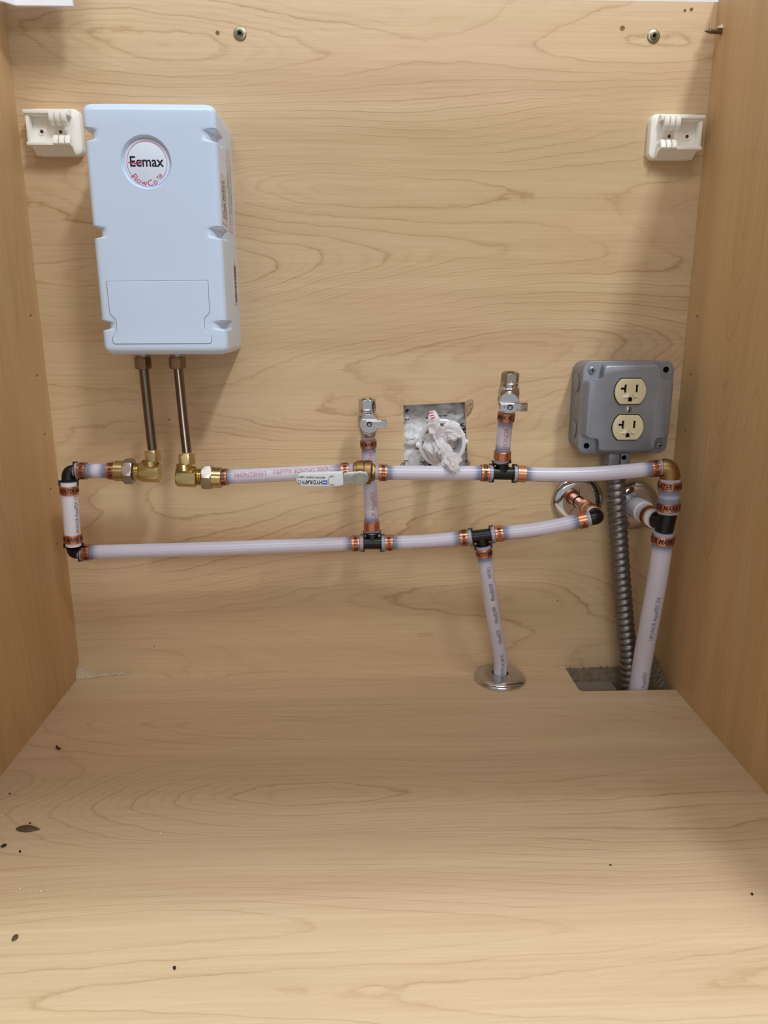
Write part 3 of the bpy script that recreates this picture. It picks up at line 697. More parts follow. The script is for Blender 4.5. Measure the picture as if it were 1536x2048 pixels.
gp = pxpoly([(592, 958), (594, 951), (600, 947), (612, 945.5), (640, 945), (686, 943.5), (687.5, 971), (674, 973.5), (640, 974), (606, 974), (597, 970), (592.5, 964)], .0935)
prism(bm, round_poly(gp, 0.002), 0.0885, 0.0940, 0.0016, seg=4); fixn(bm); grip = obj('grip', bm, M['gripw'], o, 40, 'white vinyl lever grip')
def gtext(tx, px, py, s, mt, bold=False, sx=1.0): text_flat('printed_text', tx, s, A(px, py, .0942), (-1, 0, 0.035), (0.0, 0, -1), M[mt], grip, bold=bold, sx=sx)
gtext('HYDRA', 628.8, 964, 0.0062, 'ink', True, 0.80)
gtext('PRO', 604.6, 964, 0.0062, 'ink', False, 0.86)
gtext('400CWP-150SWP  NSF14', 623, 954.5, 0.0028, 'ink', True, 0.95)
gtext('OFF', 663.5, 952.5, 0.0024, 'ink', True); gtext('ON', 665, 969.5, 0.0024, 'ink', True)
bm = bmesh.new(); g0 = A(650, 964.5, .0942)
for pts in ([(-3.2, 2.6), (3.2, 2.6), (3.2, 0.9), (-0.2, 0.9)], [(-3.2, -0.2), (-3.2, -2.8), (3.4, -2.8), (3.4, -1.4), (-0.6, -1.2)], [(0.4, 0.5), (3.2, 0.5), (3.2, -0.9)], [(-3.2, 2.2), (-0.4, 0.5), (-3.2, 0.3)]):
    bm.faces.new([bm.verts.new((g0.x+a*0.0008, g0.y, g0.z+b*0.0008)) for a, b in pts])
obj('printed_logo', bm, M['blue'], grip, 0)
bm = bmesh.new(); g1 = A(672, 962, .0942); arc_band(bm, g1, 0.0078, 0.0082, math.radians(145), math.radians(215), g1.y); obj('printed_arc', bm, M['ink'], grip, 0)

# shutoff valves
def shutoff(label, base, top, dial, dr, lever_px, dd, nut_mat):
    base, top = Vector(base), Vector(top); ax = (top-base).normalized(); L_ = (top-base).length
    o = thing('shutoff_valve', label, 'valve', (base+top)/2, 'chrome shutoff valves')
    bm = bmesh.new()
    lathe(bm, base, ax, [(-0.001, 0.0075), (0.0, 0.0086), (0.004, 0.0096), (0.010, 0.0112), (0.020, 0.0112), (0.024, 0.0104), (0.0255, 0.0086), (0.0275, 0.0086), (0.028, 0.0092), (0.0295, 0.0092), (0.030, 0.0082), (0.0325, 0.0082), (0.033, 0.0070), (L_-0.014, 0.0070)], 36)
    fixn(bm); obj('body', bm, M['chrome'], o, 40)
    bm = bmesh.new(); hexnut(bm, base, ax, L_-0.0165, L_, 0.0094, rot=PI/6, sides=6)
    fixn(bm); nb = obj('compression_nut', bm, nut_mat, o, 30)
    bm = bmesh.new(); lathe(bm, base, ax, [(L_-0.0005, 0.0055), (L_+0.0003, 0.0053)], 20); fixn(bm); obj('nut_opening', bm, M['dark'], o, 30)
    bm = bmesh.new(); lathe(bm, base, ax, [(L_-0.0002, 0.0054), (L_+0.0006, 0.0050), (L_+0.0006, 0.0036), (L_-0.0002, 0.0034)], 20, cap=False); fixn(bm); obj('ferrule', bm, M['brass'], o, 30)
    dc = Vector(dial)
    bm = bmesh.new(); lathe(bm, Vector((dc.x, dc.y+0.016, dc.z)), (0, -1, 0), [(0, 0.0070), (0.0115, 0.0070), (0.0115, dr*0.9), (0.012, dr), (0.0150, dr), (0.016, dr*0.93)], 40); fixn(bm); obj('dial', bm, M['chrome'], o, 40)
    x0, x1 = at(*lever_px[0], dd).x, at(*lever_px[1], dd).x
    z0, z1 = at(*lever_px[1], dd).z, at(*lever_px[0], dd).z
    bm = box((x0, dc.y-0.0055, z0), (x1, dc.y+0.002, z1), 0.0009); fixn(bm); lv = obj('lever', bm, M['chrome'], o, 35)
    bm = bmesh.new()
    for i in range(44):
        fx, fz = random.uniform(0.05, 0.96), random.uniform(0.15, 0.85)
        cx = x0+(x1-x0)*fx
        if abs(cx-dc.x) < 0.0038: continue
        cz = z0+(z1-z0)*fz; add_box(bm, (cx-0.0005, dc.y-0.0058, cz-0.0004), (cx+0.0005, dc.y-0.0054, cz+0.0004))
    e = obj('embossing', bm, M['chrome'], lv, 0); e['kind'] = 'stuff'
    sc = Vector((dc.x, dc.y-0.0056, (z0+z1)/2))
    bm = bmesh.new(); lathe(bm, sc, (0, -1, 0), [(0, 0.0029), (0.0002, 0.0029)], 20); fixn(bm); obj('screw_recess', bm, M['dark'], lv, 0)
    bm = bmesh.new(); lathe(bm, sc, (0, -1, 0), [(0, 0.0022), (0.0009, 0.0021), (0.0013, 0.0012), (0.0007, 0.0008), (0.0006, 0.0002)], 20); fixn(bm); obj('screw', bm, M['chrome'], lv, 35)
shutoff('left chrome shutoff valve above the lever ball valve', A(736, 872, .045), A(734, 797.5, .045), A(738.5, 848, .062), 0.0105, ((724, 840.5), (773, 856)), .067, M['chrome'])
shutoff('right chrome shutoff valve with bronze nut beside the outlet box', A(1014.5, 820, .078), A(1021, 745, .084), A(1018.5, 807, .096), 0.0108, ((1001, 805.5), (1055, 823)), .101, M['nickel'])

# ------------------------------------------------------------------ chrome plates
def escutcheon(label, c, ax, r, hole_r, h=0.008, split=True, group='chrome escutcheons'):
    o = thing('escutcheon', label, 'pipe cover', c, group)
    bm = bmesh.new(); pr = [(0.0, r-0.0006), (0.0003, r), (0.0012, r)]
    for i in range(9):
        th = PI/2*i/8; pr.append((0.0012+(h-0.0012)*math.sin(th), r-0.012+0.012*math.cos(th)*1.0))
    pr += [(h*0.98, r*0.5), (h*0.98, hole_r), (h*0.5, hole_r), (0, hole_r)]
    lathe(bm, c, ax, pr, 64, cap=False); fixn(bm); obj('plate', bm, M['chrome'], o, 45)
    if split:
        a, n, b = basis(ax); bm = bmesh.new()
        for s in (-1, 1):
            dirs = (Vector((0, 0, 1)) if s > 0 else Vector((-0.6, 0, -0.8))); sd = dirs.cross(Vector(ax))
            q = [Vector(c)+Vector(ax)*(h*0.98+0.0001)+dirs*k+sd*w_ for k, w_ in ((hole_r, -0.00025), (r-0.012, -0.00025), (r-0.012, 0.00025), (hole_r, 0.00025))]
            bm.faces.new([bm.verts.new(x) for x in q])
        obj('split_line', bm, M['dark'], o, 0)
    return o
ec1 = at(1163, 995, 0); ec2 = at(1287, 1010, 0)
escutcheon('left chrome wall plate around the copper pipe stub', Vector((e1.x, 0, e1.z)), (0, -1, 0), 0.0310, 0.0075)
escutcheon('right chrome wall plate around the white pipe stub', Vector((e2.x, 0, e2.z)), (0, -1, 0), 0.0300, 0.0132)
escutcheon('chrome floor plate around the pipe on the cabinet floor', fe, (0, 0, 1), 0.0318, 0.0102, h=0.0085, split=False)

# ------------------------------------------------------------------ outlet box
bx0, bx1 = at(1162, 815, .045).x, at(1343, 815, .045).x; bz1, bz0 = at(1255, 722, .045).z, at(1255, 908, .045).z
cx, cz = (bx0+bx1)/2, (bz0+bz1)/2; BW, BH = bx1-bx0, bz1-bz0
ob = thing('outlet_box', 'grey metal outlet box with two cream receptacles by right cabinet side', 'outlet', (cx, -0.02, bz0))
bm = bmesh.new(); prism(bm, rrect(cx, cz, BW-0.002, BH-0.002, 0.012, 6), 0.0, 0.040); fixn(bm); bo = obj('box', bm, M['galv'], ob, 40)
for k in (-1, 1):     # knockouts on the visible flank
    bm = bmesh.new(); lathe(bm, Vector((cx-BW/2+0.0006, -0.020, cz+k*0.026)), (-1, 0, 0), [(0, 0.0105), (0.0006, 0.0105), (0.0012, 0.0095)], 28); fixn(bm); obj('knockout', bm, M['galv'], bo, 40)
bm = bmesh.new(); prism(bm, rrect(cx, cz, BW, BH, 0.010, 6), 0.040, 0.0435, 0.0012); fixn(bm); cv = obj('cover_flange', bm, M['galv'], ob, 40)
nt_, ns = 0.022, 0.0030
def notched(k):
    a, b = BW/2-0.0022-k, BH/2-0.0022-k; n1 = 0.0175-k
    p = [(a, b-n1), (a-n1, b-n1), (a-n1, b), (-a+n1, b), (-a+n1, b-n1), (-a, b-n1), (-a, -b+n1), (-a+n1, -b+n1), (-a+n1, -b), (a-n1, -b), (a-n1, -b+n1), (a, -b+n1)]
    return [(cx+x, cz+y) for x, y in round_poly(p, 0.0062, 5)]
bm = bmesh.new()
lv = [(0.0430, -0.0016), (0.0445, -0.0006), (0.0500, 0.0006), (0.0530, 0.0018), (0.0545, 0.0040)]
loft(bm, [[(x, -d, z) for x, z in notched(k)] for d, k in lv]); fixn(bm); rc = obj('raised_cover', bm, M['galv'], ob, 40)
for sx, sz, screw in ((-1, 1, 1), (1, 1, 0), (-1, -1, 0), (1, -1, 1)):
    p = Vector((cx+sx*(BW/2-0.0095), -0.0436, cz+sz*(BH/2-0.0095)))
    if screw:
        bm = bmesh.new(); lathe(bm, p, (0, -1, 0), [(0, 0.0040), (0.001, 0.0040), (0.0022, 0.0028), (0.0025, 0.0006)], 24); fixn(bm); so = obj('cover_screw', bm, M['galv'], ob, 40)
        bm = bmesh.new(); add_box(bm, (p.x-0.0022, p.y-0.0027, p.z-0.0004), (p.x+0.0022, p.y-0.0022, p.z+0.0004)); add_box(bm, (p.x-0.0004, p.y-0.0027, p.z-0.0022), (p.x+0.0004, p.y-0.0022, p.z+0.0022)); obj('screw_slot', bm, M['dark'], so, 0)
    else:
        bm = bmesh.new(); lathe(bm, p, (0, -1, 0), [(-0.0001, 0.0033), (0.0001, 0.0032)], 24); fixn(bm); obj('screw_hole', bm, M['dark'], ob, 0)
for px, py in ((1261, 783), (1256, 855)):
    c = at(px, py, .056); r, hh = 0.0172, 0.0137
    pol = [(c.x+r*math.cos(t), c.z+max(-hh, min(hh, r*math.sin(t)))) for t in [2*PI*i/56 for i in range(56)]]
    a0 = math.asin(hh/r); pol = []
    for s in (0, 1):
        for i in range(15):
            t = -a0+2*a0*i/14+PI*s; pol.append((c.x+r*math.cos(t), c.z+r*math.sin(t)))
    bm = bmesh.new(); prism(bm, [(c.x+(x-c.x)*1.05, c.z+(z-c.z)*1.06) for x, z in pol], 0.0543, 0.0547); fixn(bm); obj('receptacle_gap', bm, M['dark'], ob, 0)
    bm = bmesh.new(); prism(bm, pol, 0.0540, 0.0572, 0.0010, seg=3); fixn(bm); f = obj('receptacle', bm, M['outlet'], ob, 40, 'cream twenty amp receptacle face')
    fo = ORG[f.name]; y = -0.0573
    bm = bmesh.new()
    def cb(x0, x1, z0, z1): add_box(bm, (c.x+x0, y-0.001, c.z+z0), (c.x+x1, y+0.0026, c.z+z1))
    cb(0.0052, 0.0077, -0.0008, 0.0075)
    boolean(f, bm)
    bm = bmesh.new(); tp = [(-0.0074, -0.0012), (-0.0049, -0.0012), (-0.0049, 0.0076), (-0.0074, 0.0076), (-0.0074, 0.0043), (-0.0112, 0.0043), (-0.0112, 0.0020), (-0.0074, 0.0020)]
    loft(bm, [[(c.x+a, yy_, c.z+b) for a, b in tp] for yy_ in (y+0.0026, y-0.001)]); boolean(f, bm)
    bm = bmesh.new(); gp_ = [(-0.0024, -0.0108), (0.0024, -0.0108), (0.0024, -0.0082)]+[(0.0024*math.cos(t), -0.0082+0.0024*math.sin(t)) for t in [PI*i/8 for i in range(1, 8)]]+[(-0.0024, -0.0082)]
    loft(bm, [[(c.x+a, yy_, c.z+b) for a, b in gp_] for yy_ in (y+0.0026, y-0.001)]); boolean(f, bm)
    bm = bmesh.new()
    for dx, dz in ((0.0062, 0.0034), (-0.0075, 0.0031), (0, -0.009)): add_box(bm, (c.x+dx-0.0050, -0.05485, c.z+dz-0.0045), (c.x+dx+0.0050, -0.0550, c.z+dz+0.0045))
    obj('slot_shade_backing', bm, M['dark'], f, 0)  # near-black backing colours in the shade inside the slots
    bm = bmesh.new()          # small facets under the slots
    for s in (-1, 1):
        q = [(0.0012*s, -0.0012, 0.0), (0.0098*s, -0.0062, 0.0), (0.0036*s, -0.0058, 0.0020)]
        v = [bm.verts.new((c.x+a, -0.0572-h, c.z+b)) for a, b, h in q]; v2 = bm.verts.new((c.x+0.0045*s, -0.0571, c.z-0.0085)) ; bm.faces.new(v); bm.faces.new((v[1], v[2], v2))
    obj('facet', bm, M['outlet'], f, 0)
    f.data.set_sharp_from_angle(angle=math.radians(40))
p = at(1257, 819, .0545)
bm = bmesh.new(); lathe(bm, p, (0, -1, 0), [(0, 0.0036), (0.0008, 0.0035), (0.0018, 0.0020), (0.0020, 0.0004)], 24); fixn(bm); so = obj('center_screw', bm, M['steel'], ob, 40)
bm = bmesh.new(); add_box(bm, (p.x-0.0004, p.y-0.0022, p.z-0.0030), (p.x+0.0004, p.y-0.0017, p.z+0.0030)); obj('screw_slot', bm, M['dark'], so, 0)

# ------------------------------------------------------------------ conduit
cp = Path([at(1233, 938, .024), at(1233, 1000, .026), at(1237, 1070, .028), at(1242, 1150, .030), at(1250, 1250, .033), at(1259, 1345, .036), Vector((at(1264, 1385, .038).x, -0.037, -0.09))], 10)
co_ = thing('flexible_conduit', 'ribbed steel flexible conduit running from outlet box down to floor notch', 'conduit', cp.pos(cp.L/2))
bm = bmesh.new(); pitch, seg = 0.0083, 28; loops = []; N_ = int(cp.L/pitch*9)
for k in range(N_+1):
    t = cp.L*k/N_; pp, a, n, b = cp.frame(t, (0, -1, 0)); lp = []
    for i in range(seg):
        th = 2*PI*i/seg; ph = (t/pitch+i/seg) % 1.0
        r = 0.0094+0.0018*(math.sin(PI*min(1, ph/0.86))**0.55 if ph < 0.86 else 0)
        lp.append(pp+(n*math.cos(th)+b*math.sin(th))*r)
    loops.append(lp)
loft(bm, loops); fixn(bm); obj('ribbed_tube', bm, M['conduit'], co_, 70)
p0, p1 = at(1215, 909, .030), at(1258, 936, .030)
bm = box((p0.x, -0.036, p1.z), (p0.x+0.0125, -0.010, bz0+0.002), 0.001); fixn(bm); obj('connector_clamp', bm, M['galv'], co_, 35)
bm = box((p0.x+0.0135, -0.037, p1.z), (p0.x+0.0245, -0.010, bz0+0.002), 0.001); fixn(bm); cc = obj('connector_clamp', bm, M['galv'], co_, 35)
q = at(1248, 915, .037)
bm = bmesh.new(); lathe(bm, Vector((q.x, -0.0369, q.z)), (0, -1, 0), [(0, 0.0028), (0.0003, 0.0027)], 18); fixn(bm); obj('clamp_hole', bm, M['dark'], cc, 0)

# ------------------------------------------------------------------ mounting brackets
def bracket(label, c, mir):
    o = thing('sink_bracket', label, 'bracket', c, 'white plastic brackets'); k = 0.00091
    def P2(u, v_): return (c.x+mir*u*k, c.z+v_*k)
    def pr(name, poly, d0, d1, bev=0.0008, sm=40):
        bm = bmesh.new(); prism(bm, [P2(*q) for q in poly], d0, d1, bev); fixn(bm); return obj(name, bm, M['ivory'], o, sm)
    pr('base_plate', rrect(1, 0, 56, 49, 8), 0.0, 0.0085, 0.003)
    pr('rim', [(-30, 20.5), (-1.5, 20.5), (-1.5, 16.5), (-30, 16.5)], 0.006, 0.0185)
    pr('rim', [(-28.6, 17), (-24.6, 17), (-24.6, -14), (-28.6, -14)], 0.004, 0.0165)
    pr('rim', [(-29, -12.7), (1, -12.7), (1, -16.2), (-29, -16.2)], 0.006, 0.0190)
    for s in (-1, 1):     # sloped shoulder under and over the rim
        bm = bmesh.new(); a = [(s*24.0, 0.002), (s*24.0, 0.006), (s*19.5 if s > 0 else s*16.0, 0.0165), (s*15.6, 0.0165), (s*15.6, 0.002)]
        loft(bm, [[(c.x+mir*u*k, -d, c.z+v_*k) for v_, d in a] for u in (-24.5, 20)])
        fixn(bm); obj('shoulder', bm, M['ivory'], o, 30)
    for i in range(3):
        for s in (1, -1):
            u0 = (-1.4 if s > 0 else 0.4)+6.7*i
            if s > 0: a = [(19.5, 0.006), (20.0, 0.0150), (18.5, 0.0195), (14.5, 0.0205), (9.0, 0.0200), (5.6, 0.0170), (5.0, 0.0135), (7.2, 0.0130), (10, 0.0160), (14.5, 0.0170), (16.0, 0.0150), (16, 0.006)]
            else: a = [(-16.5, 0.006), (-16.8, 0.0165), (-14.5, 0.0200), (-9, 0.0190), (-5.0, 0.0155), (-3.8, 0.0110), (-6.2, 0.0108), (-8.5, 0.0140), (-12, 0.0150), (-13, 0.006)]
            bm = bmesh.new(); loft(bm, [[(c.x+mir*u*k, -d, c.z+v_*k) for v_, d in a] for u in (u0, u0+5.5)]); fixn(bm)
            bmesh.ops.bevel(bm, geom=[e for e in bm.edges if len(e.link_faces) == 2 and e.calc_face_angle(0) > 1.2], offset=0.0005, segments=2, affect='EDGES')
            obj('finger', bm, M['ivory'], o, 40)
    for u in (-14.8, 6.2):
        bm = bmesh.new(); x, z = P2(u, 0); lathe(bm, Vector((x, -0.0084, z)), (0, -1, 0), [(0, 0.0034), (0.0012, 0.0030), (0.0009, 0.0020), (0.0003, 0.0018)], 24, cap=False); fixn(bm); h = obj('screw_hole', bm, M['ivory'], o, 40)
        bm = bmesh.new(); lathe(bm, Vector((x, -0.0084, z)), (0, -1, 0), [(0, 0.0019), (0.0005, 0.0018)], 18); fixn(bm); obj('hole_bottom', bm, M['screwd'], h, 0)
    for s, u in ((1, 18.8), (-1, 20.6)):
        bm = bmesh.new(); v0, v1 = ((5.0, 15.5) if s > 0 else (-13.8, -5.0)); prism(bm, [P2(u, v0), P2(u+2.3, v0), P2(u+2.3, v1), P2(u, v1)], 0.0085, 0.0171 if s > 0 else 0.0171); fixn(bm)
        bm.free()
bracket('white plastic sink bracket left of the heater', at(117, 268, 0)+Vector((0, 0, 0)), 1)
bracket('white plastic sink bracket near right cabinet side', at(1342, 277, 0), -1)

# ------------------------------------------------------------------ square wall opening, drain stub and bag
pc = at(884, 886, .012)
# plaster in the opening
bm = bmesh.new(); g = 46; x0, x1 = min(p[0] for p in hole)-0.01, max(p[0] for p in hole)+0.01; za, zb = min(p[1] for p in hole)-0.01, max(p[1] for p in hole)+0.01
grid = []
for j in range(g):
    row = []
    for i in range(g):
        x = x0+(x1-x0)*i/(g-1); z = za+(zb-za)*j/(g-1)
        d = -0.014+0.006*noise.noise(Vector((x*60, z*60, 1)))+0.004*noise.noise(Vector((x*170, z*170, 5)))
        if z > zb-0.026: d -= 0.006*min(1, (z-zb+0.026)/0.008)
        row.append(bm.verts.new((x, -min(d, -0.0075), z)))
    grid.append(row)
for j in range(g-1):
    for i in range(g-1): bm.faces.new((grid[j][i], grid[j][i+1], grid[j+1][i+1], grid[j+1][i]))
fixn(bm); rear = [o for o in COL.objects if o.name == 'wall_rear'][0]
obj('plaster_patch', bm, M['stain'], rear, 60, 'rough white plaster with dark stains')
dp = thing('drain_pipe', 'white plastic drain stub in the square wall opening', 'pipe', pc)
bm = bmesh.new(); lathe(bm, Vector((pc.x, 0.02, pc.z)), (0, -1, 0), [(0, 0.0235), (0.0265, 0.0235), (0.0265, 0.0268), (0.0275, 0.0276), (0.0300, 0.0276), (0.0310, 0.0268), (0.0315, 0.0276), (0.0345, 0.0276), (0.0355, 0.0262), (0.0350, 0.0232), (0.0330, 0.0222), (0.0, 0.0222)], 64, cap=False); fixn(bm); obj('hub', bm, M['pvc'], dp, 40)
bm = bmesh.new(); lathe(bm, Vector((pc.x, 0.0135, pc.z)), (0, -1, 0), [(0, 0.0223), (0.001, 0.0222)], 40); fixn(bm); obj('pipe_inside', bm, M['stain'], dp, 40)
for s in (-1, 1):
    bm = bmesh.new(); lathe(bm, Vector((pc.x+s*0.0275, -0.0125, pc.z-s*(-0.0015))), (0, -1, 0), [(0, 0.0030), (0.0022, 0.0030), (0.0028, 0.0022)], 20); fixn(bm); obj('lug', bm, M['pvc'], dp, 40)
# raw chipped corners of the opening
def chip(label, pts):
    bm = bmesh.new(); pol = pxpoly(pts, 0); n = len(pol); cxx = sum(p[0] for p in pol)/n; czz = sum(p[1] for p in pol)/n
    ring_ = [bm.verts.new((p[0], -0.0004, p[1])) for p in pol]
    mids = [bm.verts.new(((p[0]+cxx)/2, -0.0012-random.uniform(0, 0.0012), (p[1]+czz)/2)) for p in pol]; ce = bm.verts.new((cxx, -0.001, czz))
    for i in range(n):
        j = (i+1) % n; bm.faces.new((ring_[i], ring_[j], mids[j], mids[i])); bm.faces.new((mids[i], mids[j], ce))
    bm.faces.new([bm.verts.new((p[0], 0.0, p[1])) for p in pol]); fixn(bm)
    o = obj('torn_edge', bm, M['chip'], back, 0, label); return o
chip('torn raw chipboard at the top right corner of the opening', [(930, 804), (938, 799), (944, 798), (948, 804), (946, 814), (942, 825), (936, 832), (932, 836), (931, 820)])
chip('torn raw chipboard at the lower left corner of the opening', [(808, 922), (808, 932), (799, 932), (803, 925)])
chip('torn raw chipboard at the lower right corner of the opening', [(936, 920), (940, 925), (939, 931), (935, 931)])
# bag
bag = thing('plastic_bag', 'crumpled white plastic bag stuffed into the drain stub', 'bag', at(880, 885, .03))
def lobe(pts, rads, flat, seed, mat='bag'):
    path = Path(pts, 6); bm = bmesh.new(); seg = 56; N_ = 44; loops = []
    for k in range(N_+1):
        t = path.L*k/N_; f = k/N_*(len(rads)-1); i0 = min(int(f), len(rads)-2); r = rads[i0]+(rads[i0+1]-rads[i0])*(f-i0)
        p, a, n, b = path.frame(t, (0.1, -1, 0.1)); lp = []
        for i in range(seg):
            th = 2*PI*i/seg; e = Vector((math.cos(th)*1.7, math.sin(th)*1.7, t*38+seed*7))
            fold = abs(noise.noise(e))*1.1+0.5*abs(noise.noise(e*2.3)); rr = r*(0.62+0.75*fold)
            q = p+(n*math.cos(th)*flat+b*math.sin(th))*rr
            w_ = noise.noise_vector(q*150+Vector((seed, 0, 0)))*0.0022
            lp.append(q+w_)
        loops.append(lp)
    loft(bm, loops); fixn(bm); return obj('fold', bm, M[mat], bag, 28)
lobe([at(885, 878, .028), at(874, 862, .030), at(868, 842, .031), at(864, 822, .026)], [0.005, 0.0065, 0.0070, 0.003], 0.4, 1)
lobe([at(878, 866, .024), at(898, 862, .028), at(915, 868, .032), at(926, 874, .034)], [0.006, 0.0085, 0.0080, 0.003], 0.6, 2)
lobe([at(876, 880, .028), at(887, 900, .040), at(899, 920, .066), at(913, 942, .090)], [0.005, 0.0082, 0.0095, 0.005], 0.6, 3)
lobe([at(880, 882, .022), at(862, 892, .026), at(868, 908, .030), at(878, 925, .032)], [0.005, 0.0070, 0.0065, 0.003], 0.5, 4)
lobe([at(846, 878, .016), at(866, 876, .024), at(888, 880, .026), at(905, 892, .022)], [0.003, 0.0070, 0.0078, 0.003], 0.5, 5)
p = at(864, 832, .036)
bm = bmesh.new()
for i in range(3):
    q = at(861+i*2.2, 827+i*5, .036); add_geo(bm, [q+Vector((a, 0.0002*i, b)) for a, b in ((-0.0022, -0.0009), (0.0026, 0.0006), (0.0026, 0.0019), (-0.0022, 0.0004))], [(0, 1, 2, 3)])
obj('printed_stripe', bm, M['red'], bag, 0)

# ------------------------------------------------------------------ screws, top sheet, notch rubble, debris
def washer_screw(label, px, py):
    p = at(px, py, 0); o = thing('mounting_screw', label, 'screw', p, 'washer screws')
    bm = bmesh.new(); lathe(bm, p, (0, -1, 0), [(0, 0.0066), (0.0006, 0.0066), (0.0012, 0.0058), (0.0012, 0.003)], 32); fixn(bm); obj('washer', bm, M['screwm'], o, 40)
    bm = bmesh.new(); lathe(bm, p, (0, -1, 0), [(0.001, 0.0038), (0.0026, 0.0036), (0.0034, 0.0024), (0.0022, 0.0013), (0.0012, 0.0008)], 24); fixn(bm); obj('head', bm, M['screwm'], o, 40)
    bm = bmesh.new(); lathe(bm, p, (0, -1, 0), [(0.002, 0.0014), (0.0028, 0.0013)], 8); fixn(bm); obj('drive_recess', bm, M['dark'], o, 0)
washer_screw('washered screw in the back panel above the heater', 480, 68)
washer_screw('washered screw in the back panel above the right bracket', 1307, 73)
sw_ = at(1443, 65, X=HW)
o = thing('wood_screw', 'bare screw point sticking out of right cabinet side', 'screw', sw_)
tip = at(1408, 62, -sw_.y); ln = (tip-sw_).length; pth = Path([sw_+Vector((0.002, 0, 0)), Vector((tip.x, sw_.y, tip.z))]); loops = []
bm = bmesh.new()
for k in range(101):
    t = pth.L*k/100; pp, a, n, b = pth.frame(t, (0, -1, 0)); lp = []
    base = 0.0017*min(1, (pth.L-t)/0.006)+0.0001
    for i in range(14):
        ph = (t/0.0024+i/14) % 1; r = base+0.0009*max(0, 1-abs(ph-0.5)*5)*min(1, (pth.L-t)/0.004); lp.append(pp+(n*math.cos(2*PI*i/14)+b*math.sin(2*PI*i/14))*r)
    loops.append(lp)
loft(bm, loops); fixn(bm); obj('thread', bm, M['screwd'], o, 50)
bm = bmesh.new(); s0 = sw_+Vector((0, 0, 0.003))
v = [bm.verts.new(s0+Vector(q)) for q in ((0, -0.004, 0), (0, 0.004, -0.001), (0, 0, 0.005), (-0.006, -0.0005, 0.001))]
for f in ((0, 1, 2), (0, 3, 1), (1, 3, 2), (2, 3, 0)): bm.faces.new([v[i] for i in f])
fixn(bm); tag(obj('wood_splinter', bm, M['crumb'], right, 0), 'pale torn splinter above the screw point')
# white bent plate, top left
bm = bmesh.new(); dd = 0.040
prof = [Vector((-HW+0.0003, -dd-0.012, at(6, 0, dd+0.012).z)), at(5, 2, dd+0.012), at(31, 10.5, dd), at(145, 11.5, dd)]
zt = 0.800
outer = [(p.x, p.y, p.z) for p in prof]; th = 0.004
tops = [(p[0], p[1], zt) for p in outer]; inn = [(p[0], p[1]+th, p[2]) for p in outer]; intop = [(p[0], p[1]+th, zt) for p in outer]
loft(bm, [outer, tops, intop, inn, outer], close=False, cap=False)
xr = outer[-1][0]
bm.faces.new([bm.verts.new(q) for q in (outer[-1], inn[-1], intop[-1], tops[-1])])
bmesh.ops.remove_doubles(bm, verts=bm.verts[:], dist=1e-6); fixn(bm)
tag(obj('corner_bracket', bm, M['sheetw'], None, 0), 'white bent plate hanging at the top left of the cabinet back', 'bracket')
# rubble in the notch
def rubble(name, x0, x1, y0, y1, zf, mat, nx, ny, amp, sc, label, parent=None, seed=0):
    bm = bmesh.new(); rows = []
    for j in range(ny+1):
        row = []
        for i in range(nx+1):
            x = x0+(x1-x0)*i/nx; y = y0+(y1-y0)*j/ny; q = Vector((x*sc, y*sc, seed))
            z = zf(i/nx, j/ny)+amp*noise.noise(q)+amp*0.5*noise.noise(q*2.7); row.append((x, y+amp*0.5*noise.noise(q*1.7+Vector((9, 0, 0))), z))
        rows.append(row)
    top = [[bm.verts.new(p) for p in r] for r in rows]; bot = [[bm.verts.new((p[0], p[1], p[2]-0.02)) for p in r] for r in rows]
    for j in range(ny):
        for i in range(nx):
            bm.faces.new((top[j][i], top[j][i+1], top[j+1][i+1], top[j+1][i])); bm.faces.new((bot[j][i], bot[j+1][i], bot[j+1][i+1], bot[j][i+1]))
    for j in range(ny): bm.faces.new((top[j][0], top[j+1][0], bot[j+1][0], bot[j][0])); bm.faces.new((top[j][nx], bot[j][nx], bot[j+1][nx], top[j+1][nx]))
    for i in range(nx): bm.faces.new((top[0][i], bot[0][i], bot[0][i+1], top[0][i+1])); bm.faces.new((top[ny][i], top[ny][i+1], bot[ny][i+1], bot[ny][i]))
    fixn(bm); o = obj(name, bm, mat, parent, 50, label)
    return o
struct('trim_2', box((NX-0.02, -0.11, -0.040), (0.303, -0.006, -0.0155)), M['cement'], 'grey board under the floor notch')
o = rubble('mortar_crust', NX-0.004, 0.345, -0.013, 0.004, lambda u, v: -0.0125+0.0115*v+0.003*u, M['mortar'], 60, 10, 0.003, 420, None, None, 3); tag(o, 'dirty crumbling mortar along the back of floor notch', 'mortar')
o = rubble('mortar_crust', 0.344, 0.3615, -0.066, 0.0, lambda u, v: -0.016+0.022*u*(0.3+0.7*v)+0.008*v, M['mortar'], 16, 44, 0.0035, 330, None, None, 11); tag(o, 'dirty crumbling mortar at right side of floor notch', 'mortar')
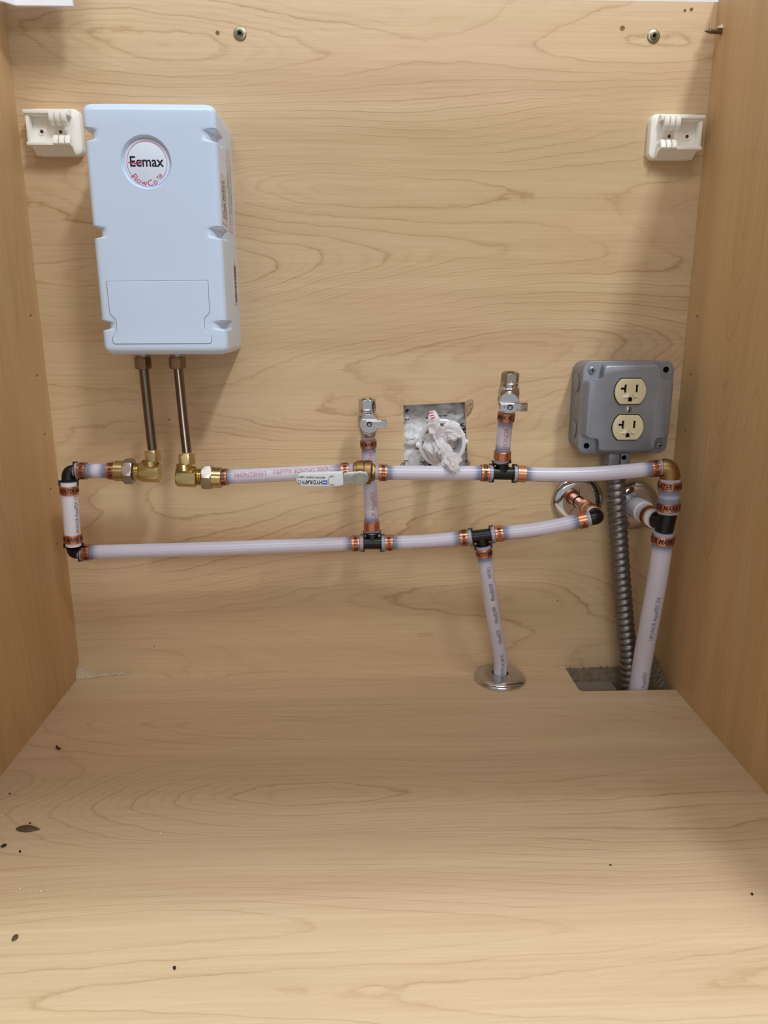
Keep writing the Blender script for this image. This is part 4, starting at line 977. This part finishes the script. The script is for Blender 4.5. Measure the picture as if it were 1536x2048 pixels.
# caulk in the left corner
bm = bmesh.new(); rows = []
for k in range(26):
    u = k/25; x = -HW+0.0002+0.062*u**1.3; hgt = 0.0150*(1-u)**6+0.0022; dep = 0.0135*(1-u)**1.2+0.0018; row = []
    for j in range(9):
        a = j/8; nn = 0.0016*noise.noise(Vector((x*300, a*5, 2)))
        row.append((x, -dep*math.sin(a*PI/2)*1.0-0.0002+nn*(0.2 < a), hgt*math.cos(a*PI/2)+0.0003+abs(nn)))
    rows.append(row)
vr = [[bm.verts.new(p) for p in r]+[bm.verts.new((r[0][0], -0.0001, 0.0001))] for r in rows]
for a, b in zip(vr, vr[1:]):
    for j in range(10): bm.faces.new((a[j], a[(j+1) % 10], b[(j+1) % 10], b[j]))
bm.faces.new(vr[0]); bm.faces.new(vr[-1][::-1]); fixn(bm)
tag(obj('caulk_bead', bm, M['caulk'], None, 60), 'rough pale foam caulk in the back left floor corner', 'caulk')
# debris on the floor
def pebble(name, label, cat, px, py, rx, ry, rz, mat, group=None, rot=0.0, seed=0, on=None):
    p = at(px, py, Z=0) if on is None else on; bm = bmesh.new()
    bmesh.ops.create_icosphere(bm, subdivisions=2, radius=1)
    for v in bm.verts:
        k = 1+0.3*noise.noise(v.co*1.6+Vector((seed*3.1, 0, 0))); c_, s_ = math.cos(rot), math.sin(rot)
        x, y, z = v.co.x*rx*k, v.co.y*ry*k, v.co.z*rz*k; v.co = Vector((x*c_-y*s_, x*s_+y*c_, z+rz*0.9))+p
    return tag(obj(name, bm, mat, None, 60), label, cat, group)
# dry husk: flat leaf-shaped scale
p = at(57, 1657, Z=0); bm = bmesh.new(); rows = []
for k in range(15):
    u = k/14; w_ = 0.0042*math.sin(PI*u**0.8)**0.8*(1 if u < 0.7 else 1-(u-0.7)*0.9)+0.0002; x = (u-0.5)*0.0215
    rows.append([Vector((p.x+x, p.y-0.0006*k/4+w_*s, 0.0006+0.0028*math.sin(PI*u)*(1-abs(s)**2))) for s in (-1, -0.5, 0, 0.5, 1)]+[Vector((p.x+x, p.y-0.0006*k/4, 0.0002))])
loft(bm, rows); fixn(bm); tag(obj('dry_husk', bm, M['husk'], None, 60), 'dark brown dry leaf husk on the left of the cabinet floor', 'debris')
# bent black shred
tw = Path([at(113, 1492, Z=0.0012), at(115, 1496, Z=0.0009), at(117.5, 1497.5, Z=0.0009), at(121, 1495.5, Z=0.0014)], 4)
bm = bmesh.new(); tube_prof(bm, tw, [(tw.L*i/14, 0.0009) for i in range(15)], 8, ref=(0, 0, 1)); fixn(bm)
tag(obj('plastic_shred', bm, M['bit'], None, 60), 'bent dark shred on the floor near left cabinet side', 'debris')
for i, (px, py, s, lb, m_) in enumerate(((8, 1693, 0.0022, 'larger black crumb at the left edge below the husk', 'bit'), (40, 1704, 0.0013, 'small black crumb below the husk', 'bit'), (30, 1878, 0.0026, 'brown crumb near the front left of the floor', 'husk'),
        (349, 1937, 0.0015, 'dark crumb at the front, left of the floor middle', 'bit'), (1504, 1789, 0.0013, 'black crumb near right front of the floor', 'bit'), (60, 1647, 0.0010, 'tiny dark crumb just above the husk', 'bit'), (20, 1588, 0.0011, 'tiny dark crumb on the left above the husk', 'bit'),
        (1221, 1731, 0.0010, 'tiny dark crumb in the right middle of the floor', 'bit'))):
    pebble('floor_crumb', lb, 'debris', px, py, s*0.72, s*1.1, s*0.5, M[m_], 'dark crumbs on the floor', random.uniform(0, 3), i)
for i, (px, py, lb) in enumerate(((41, 1778, 'pale crumb on the front left of the floor'), (83, 1784, 'pale crumb right of another at the front left'), (142, 1382, 'pale crumb by the left caulk, upper one'), (147, 1389, 'pale crumb by the left caulk, lower one'), (322, 1668, 'single pale crumb left of the floor middle'), (5, 1632, 'pale crumb at the left edge above the husk'), (137, 1435, 'pale crumb between the caulk and the dark shred'))):
    pebble('pale_crumb', lb, 'debris', px, py, 0.0012, 0.0014, 0.0008, M['crumb'], 'pale crumbs on the floor', 0.5*i, 20+i)
